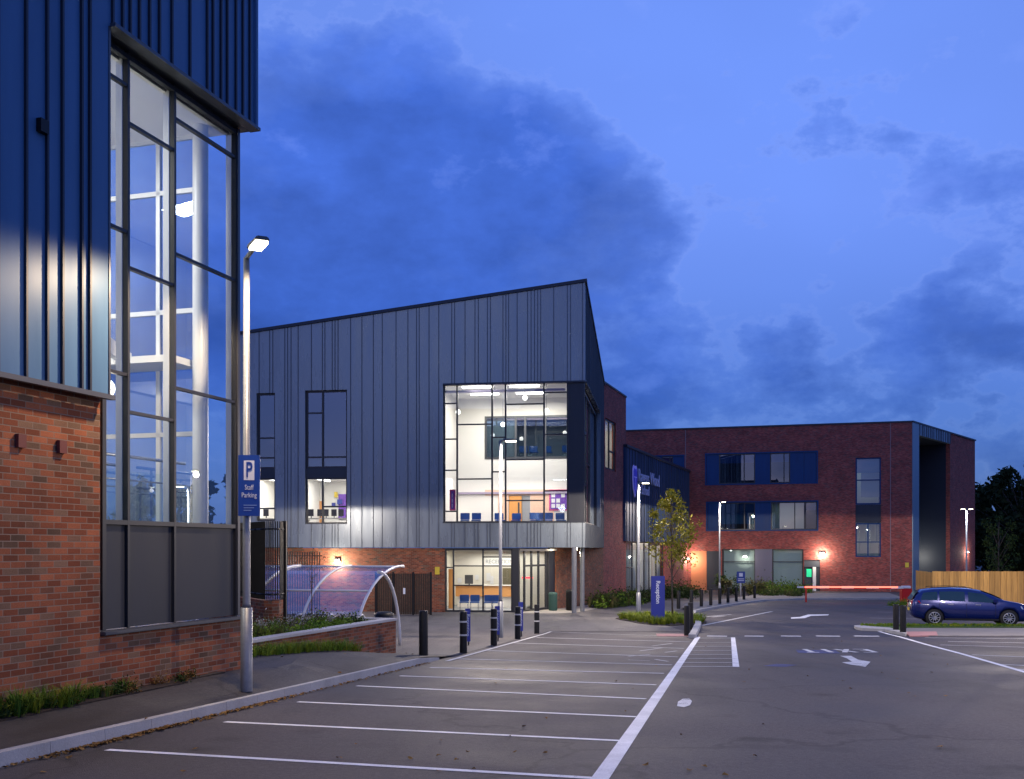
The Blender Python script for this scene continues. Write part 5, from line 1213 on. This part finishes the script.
# ================================================================== CAR
def interp(tab, x):
    for (a, va), (b, vb) in zip(tab, tab[1:]):
        if x <= b: return va + (vb-va)*(x-a)/(b-a)
    return tab[-1][1]
def make_car(loc, rot):
    car = thing('parked_car', (0,0,0), 'dark blue estate car parked side-on in front of the timber fence', 'car')
    TOP = [(0,.62),(.03,.78),(.08,.98),(.22,1.22),(.42,1.395),(.8,1.45),(1.5,1.48),(2.1,1.465),(2.6,1.39),(3.0,1.24),(3.42,1.03),(3.6,.985),(3.95,.93),(4.25,.84),(4.42,.74),(4.52,.60),(4.55,.5)]
    BELT = [(0,.60),(.08,.96),(.3,.99),(1.6,.95),(3.0,.90),(3.42,.95),(3.6,.93),(3.95,.88),(4.25,.79),(4.42,.69),(4.55,.48)]
    HW = [(0,.62),(.06,.74),(.25,.86),(.8,.90),(2.4,.91),(3.6,.90),(4.1,.84),(4.4,.70),(4.52,.52),(4.55,.42)]
    BOT = [(0,.42),(.15,.30),(.5,.22),(4.0,.2),(4.35,.22),(4.55,.34)]
    xs = sorted(set([x for x, _ in TOP] + [.6,.35,1.15,1.8,2.35,2.8,3.2,3.8,4.1,.15]))
    def sec(x, grow=0):
        t_, b_, w, bo = interp(TOP,x), interp(BELT,x), interp(HW,x), interp(BOT,x); b_ = min(b_, t_-.01); gh = t_-b_
        tum = min(.17, gh*.36); w += grow
        return [(0,bo),(w*.8,bo),(w*.955,bo+.05),(w*.985,bo+.2*(b_-bo)+.05),(w,bo+.55*(b_-bo)),(w*.99,bo+.8*(b_-bo)),(w*.955,b_),(w*.955-tum*.55-.0,b_+gh*.5),(w*.955-tum,t_-min(.07,gh*.3)),(w*.72-tum*.6,t_-min(.012,gh*.05)+grow),(0,t_+min(.012,gh*.05)+grow)]
    S = [sec(x) for x in xs]; nS = len(S[0]); bm = bmesh.new(); V = {}
    for i, x in enumerate(xs):
        for j, (y, z) in enumerate(S[i]):
            for sd in (1,-1):
                if y == 0 and sd == -1: V[i,j,-1] = V[i,j,1]; continue
                V[i,j,sd] = bm.verts.new((x, sd*y, z))
    for i in range(len(xs)-1):
        for j in range(nS-1):
            for sd in (1,-1):
                try: f = bm.faces.new([V[i,j,sd],V[i+1,j,sd],V[i+1,j+1,sd],V[i,j+1,sd]]); f.smooth = True
                except ValueError: pass
    for i in (0, len(xs)-1):
        loop = [V[i,j,1] for j in range(nS)] + [V[i,j,-1] for j in range(nS-2,0,-1)]
        bm.faces.new(loop)
    bmesh.ops.recalc_face_normals(bm, faces=bm.faces)
    me = bpy.data.meshes.new('body'); bm.to_mesh(me); bm.free(); me.materials.append(CARB); me.materials.append(BLACK)
    body = bpy.data.objects.new('body', me); COL.objects.link(body); body.parent = car
    # wheel arches cut out
    cut = MB()
    for x in (.86, 3.56): cut.lathe([(0,-1.2),(.365,-1.2),(.365,1.2),(0,1.2)], c=(x,0,.33), seg=32, axis='y', mi=0)
    co = cut.build('cut', BLACK); md = body.modifiers.new('b', 'BOOLEAN'); md.operation = 'DIFFERENCE'; md.object = co; md.solver = 'EXACT'
    dg = bpy.context.evaluated_depsgraph_get(); nm_ = bpy.data.meshes.new_from_object(body.evaluated_get(dg)); body.modifiers.clear(); body.data = nm_; bpy.data.objects.remove(co)
    # side glass
    def glasspane(x0, x1, nm, slant0=0, slant1=0):
        for sd in (1,-1):
            mb = MB(); N = 8; prev = None
            for k in range(N+1):
                row = []
                for jj, (fa) in enumerate((.06,.5,.86)):
                    x = x0+(x1-x0)*k/N + (slant0*(1-k/N)+slant1*k/N)*fa
                    t_, b_, w = interp(TOP,x), interp(BELT,x), interp(HW,x); gh = t_-b_; tum = min(.17, gh*.36)
                    tz = b_+gh*.5 ; 
                    if fa <= .5: y = w*.955-tum*.55*(fa/.5); z = b_+gh*fa
                    else: 
                        g2 = (fa-.5)/.5; y = w*.955-tum*.55-tum*.45*g2; z = b_+gh*.5+(gh*.5-min(.07,gh*.3))*g2
                    row.append((x, sd*(y+.008), z))
                if prev:
                    for q in (0,1): mb.quad(prev[q], row[q], row[q+1], prev[q+1])
                prev = row
            mb.sm = [True]*len(mb.f); o = mb.build(nm, CARG, car, fix=False)
    glasspane(.36,.98,'quarter_window',.12,.0); glasspane(1.05,1.98,'rear_door_window'); glasspane(2.10,3.22,'front_door_window',0,-.62)
    mb = MB(); mb.quad((.035,-.62,.99),(.035,.62,.99),(.30,.54,1.36),(.30,-.54,1.36)); mb.v = [(v[0]-.02, v[1], v[2]+.01) for v in mb.v]; mb.build('rear_window', CARG, car, fix=False)
    mb = MB(); 
    for (xa, xb) in ((2.62,3.0),(3.0,3.36)):
        za, zb_ = interp(TOP,xa)+.012, interp(TOP,xb)+.012; mb.quad((xa,-.56-(xa-2.6)*.15,za),(xb,-.56-(xb-2.6)*.15,zb_),(xb,.56+(xb-2.6)*.15,zb_),(xa,.56+(xa-2.6)*.15,za))
    mb.build('windscreen', CARG, car, fix=False)
    for x in (.86, 3.56):
        for sd in (1,-1):
            y = sd*.80
            wh = MB().lathe([(.20,-.1),(.31,-.105),(.33,-.07),(.33,.07),(.31,.105),(.20,.1)], c=(x,y,.33), seg=28, axis='y').build('wheel', TYRE, car)
            rm_ = MB()
            rm_.lathe([(.205,-.09),(.215,.105*1),(.19,.11)], c=(x,y,.33), seg=28, axis='y') if False else None
            for k in range(10):
                a = k*math.pi/5; dx_, dz_ = math.cos(a), math.sin(a); p0 = Vector((x+dx_*.03, y+sd*.085, .33+dz_*.03)); p1 = Vector((x+dx_*.2, y+sd*.095, .33+dz_*.2)); rm_.tube([p0,p1], [.022,.015], 5)
            rg = [(x+math.cos(k*math.pi/12)*.205, y+sd*.095, .33+math.sin(k*math.pi/12)*.205) for k in range(25)]; rm_.tube(rg, .016, 6, cap=False); rm_.lathe([(0,sd*.1),(.04,sd*.1),(.045,sd*.07)], c=(x,y,.33), seg=12, axis='y')
            rm_.build('rim', ALLOY, wh)
            MB().lathe([(0,-.02),(.2,-.02),(.2,.02),(0,.02)], c=(x,y,.33), seg=20, axis='y').build('brake_disc', BLACK, wh)
    # well lining so the arches are dark
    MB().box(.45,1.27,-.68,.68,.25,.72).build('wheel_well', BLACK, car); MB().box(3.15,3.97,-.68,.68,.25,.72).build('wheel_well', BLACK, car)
    for sd in (1,-1):
        MB().box(.06,.30,sd*.66-.05,sd*.66+.14*sd if sd>0 else sd*.66+.05,.86,1.0).build('tail_light', REDL, car, bevel=.015) if False else None
        mb = MB(); ya = sd*(interp(HW,.1)); 
        mb.hexa([(.02,sd*.60,.84),(.36,sd*.865,.86),(.36,sd*.80,.86),(.02,sd*.50,.84),(.05,sd*.62,.97),(.30,sd*.86,.98),(.30,sd*.78,.98),(.05,sd*.5,.97)]); mb.build('tail_light', REDL, car)
        mb = MB(); mb.hexa([(4.02,sd*.862,.70),(4.44,sd*.70,.64),(4.42,sd*.5,.64),(4.0,sd*.7,.70),(3.98,sd*.845,.80),(4.36,sd*.68,.745),(4.34,sd*.5,.745),(3.98,sd*.7,.80)]); mb.build('headlight', CLEARL, car)
        mb = MB(); mb.box(2.98,3.14,sd*.97-.07,sd*.97+.07,.93,1.06); mi_ = mb.build('wing_mirror', CARB, car, bevel=.03)
        MB().tube([(3.06,sd*.86,.94),(3.06,sd*.93,.96)], .02, 6).build('mirror_arm', BLACK, mi_)
        for x in (1.35, 2.35): MB().box(x,x+.2,sd*.90-.02,sd*.90+.025,.83,.855).build('door_handle', ALLOY, car, bevel=.006)
        MB().tube([(.7,sd*.60,1.46),(.8,sd*.60,1.50),(1.5,sd*.61,1.525),(2.2,sd*.60,1.50),(2.3,sd*.60,1.45)], .013, 6).build('roof_rail', BLACK, car)
        mb = MB()
        for x in (1.04,2.03,3.08): mb.box(x-.004,x+.004,sd*.905-.006,sd*.905+.006,.36,.90)
        mb.build('door_gap', BLACK, car); MB().box(1.25,3.2,sd*.895-.02,sd*.895+.012,.225,.30).build('sill', BLACK, car)
    MB().box(-.012,.01,-.26,.26,.56,.67).build('number_plate', YEL, car); MB().box(4.545,4.56,-.26,.26,.40,.51).build('number_plate', SIGNW, car)
    car.location = loc; car.rotation_euler = (0,0,rot); return car
c = G(910, 627.3); make_car(Vector(((908.5-CX)/F*42.3, 42.3, -h(41.5)+.01)), R(-14))

# ================================================================== SKY, SUN, CAMERA
w = bpy.data.worlds.new('World'); sc.world = w; w.use_nodes = True; t = NT(w); nt = w.node_tree; bg = nt.nodes['Background']
sk = nt.nodes.new('ShaderNodeTexSky'); sk.sky_type = 'NISHITA'; sk.sun_disc = False
SE, SR = R(2.0), R(200)
sk.sun_elevation = SE; sk.sun_rotation = SR; sk.ozone_density = 3; sk.air_density = 1; sk.dust_density = .4
tc = nt.nodes.new('ShaderNodeTexCoord'); gen = tc.outputs['Generated']
vm = nt.nodes.new('ShaderNodeMapping'); vm.inputs['Scale'].default_value = (1,1,1.7); vm.inputs['Location'].default_value = (.35,.2,.1); nt.links.new(gen, vm.inputs['Vector'])
n1 = t.noise(vm.outputs[0], 3.4, 10, .60); n2 = t.noise(vm.outputs[0], 1.3, 4, .5); n3 = t.noise(vm.outputs[0], 7.5, 8, .6)
base = t.mix(1, sk.outputs[0], (.40*9,.62*9,1.75*9), 'MULTIPLY')
sxyz = nt.nodes.new('ShaderNodeSeparateXYZ'); nt.links.new(gen, sxyz.inputs[0])
base0 = t.mix(1, base, t.ramp(sxyz.outputs[2], [(.0,(.2,.2,.22)),(.13,(.27,.23,.225)),(.3,(.77,.40,.245)),(.45,(1,.52,.30)),(1,(1,.52,.30))]), 'MULTIPLY')
grad = t.mix(1, t.ramp(sxyz.outputs[2], [(.0,(.075,.19,.60)),(.13,(.10,.22,.68)),(.3,(.165,.305,.93)),(.45,(.17,.315,.96)),(1,(.15,.30,.95))]), (6.7,6.7,6.7), 'MULTIPLY')
base = t.mix(.7, base0, grad)
def cloudlet(px, py, rad, st):
    d = Vector(((px-CX)/F, 1, -(py-HZ)/F)).normalized()
    v = nt.nodes.new('ShaderNodeVectorMath'); v.operation = 'DISTANCE'; nt.links.new(gen, v.inputs[0]); v.inputs[1].default_value = tuple(d)
    return t.math('MULTIPLY', t.ramp(t.math('DIVIDE', v.outputs['Value'], rad), [(0, G3(1)), (.45, G3(.75)), (1, G3(0))]), st)
acc = None
for a in ((320,190,.22,.36),(460,230,.18,.34),(300,280,.22,.34),(560,240,.12,.24),(560,215,.12,.22),(700,330,.12,.16),(610,400,.13,.10),(725,25,.05,.16),(870,310,.12,.09),(960,370,.10,.12),(1010,150,.07,.08),(420,90,.13,.10),(390,170,.1,.12),(800,430,.12,.05)):
    x = cloudlet(*a); acc = x if acc is None else t.math('ADD', acc, x)
dens = t.math('ADD', t.math('MULTIPLY', t.math('SUBTRACT', n1, .5), 2.2), t.math('MULTIPLY', acc, 1.0))
dens = t.math('ADD', dens, t.math('MULTIPLY', t.math('SUBTRACT', n3, .5), 1.0))
mask = t.ramp(dens, [(.02, G3(0)), (.14, G3(.36)), (.26, G3(.70)), (.6, G3(1))])
bright = t.ramp(n2, [(.3, G3(.80)), (.72, G3(1.08))])
skyc = t.mix(1, base, bright, 'MULTIPLY')
cloudc = t.mix(1, base, (.36,.50,.70), 'MULTIPLY')
cloudc = t.mix(1, cloudc, t.ramp(n3, [(.32, G3(.80)), (.68, G3(1.28))]), 'MULTIPLY')
cloudc = t.mix(1, cloudc, t.ramp(n1, [(.36, G3(1.12)), (.5, G3(.92)), (.66, G3(.76))]), 'MULTIPLY')
rim = t.ramp(dens, [(-.0, G3(0)), (.045, G3(.35)), (.10, G3(.0))])
fin = t.mix(mask, t.mix(rim, skyc, t.mix(1, base, (1.45,1.22,1.05), 'MULTIPLY')), cloudc)
wisp = t.ramp(t.math('ADD', t.math('SUBTRACT', n3, .5), t.math('MULTIPLY', acc, -.10)), [(.07, G3(0)), (.22, G3(.45))])
fin = t.mix(wisp, fin, t.mix(1, base, (1.5,1.25,1.1), 'MULTIPLY'))
nt.links.new(fin, bg.inputs['Color']); bg.inputs['Strength'].default_value = .15
sl = bpy.data.lights.new('sun', 'SUN'); sl.energy = .04; sl.angle = R(12); sl.color = (.8,.85,1); so = bpy.data.objects.new('sun', sl); COL.objects.link(so)
so.rotation_euler = (R(90)-SE-R(10), 0, R(180)-SR)
cam = bpy.data.cameras.new('camera'); co = bpy.data.objects.new('camera', cam); COL.objects.link(co); sc.camera = co
cam.sensor_width = 36; cam.lens = 36*F/1024; cam.shift_y = (HZ-389.5)/1024; cam.clip_end = 3000; cam.clip_start = .1
co.location = (0,0,0); co.rotation_euler = (R(90),0,0)
sc.view_settings.view_transform = 'Standard'; sc.view_settings.look = 'None'; sc.view_settings.gamma = 1; sc.view_settings.exposure = 0
sc.cycles.use_denoising = True; sc.cycles.max_bounces = 6; sc.cycles.transparent_max_bounces = 12; sc.cycles.glossy_bounces = 3; sc.cycles.diffuse_bounces = 3
sc.cycles.sample_clamp_indirect = 4; sc.cycles.caustics_reflective = False; sc.cycles.caustics_refractive = False
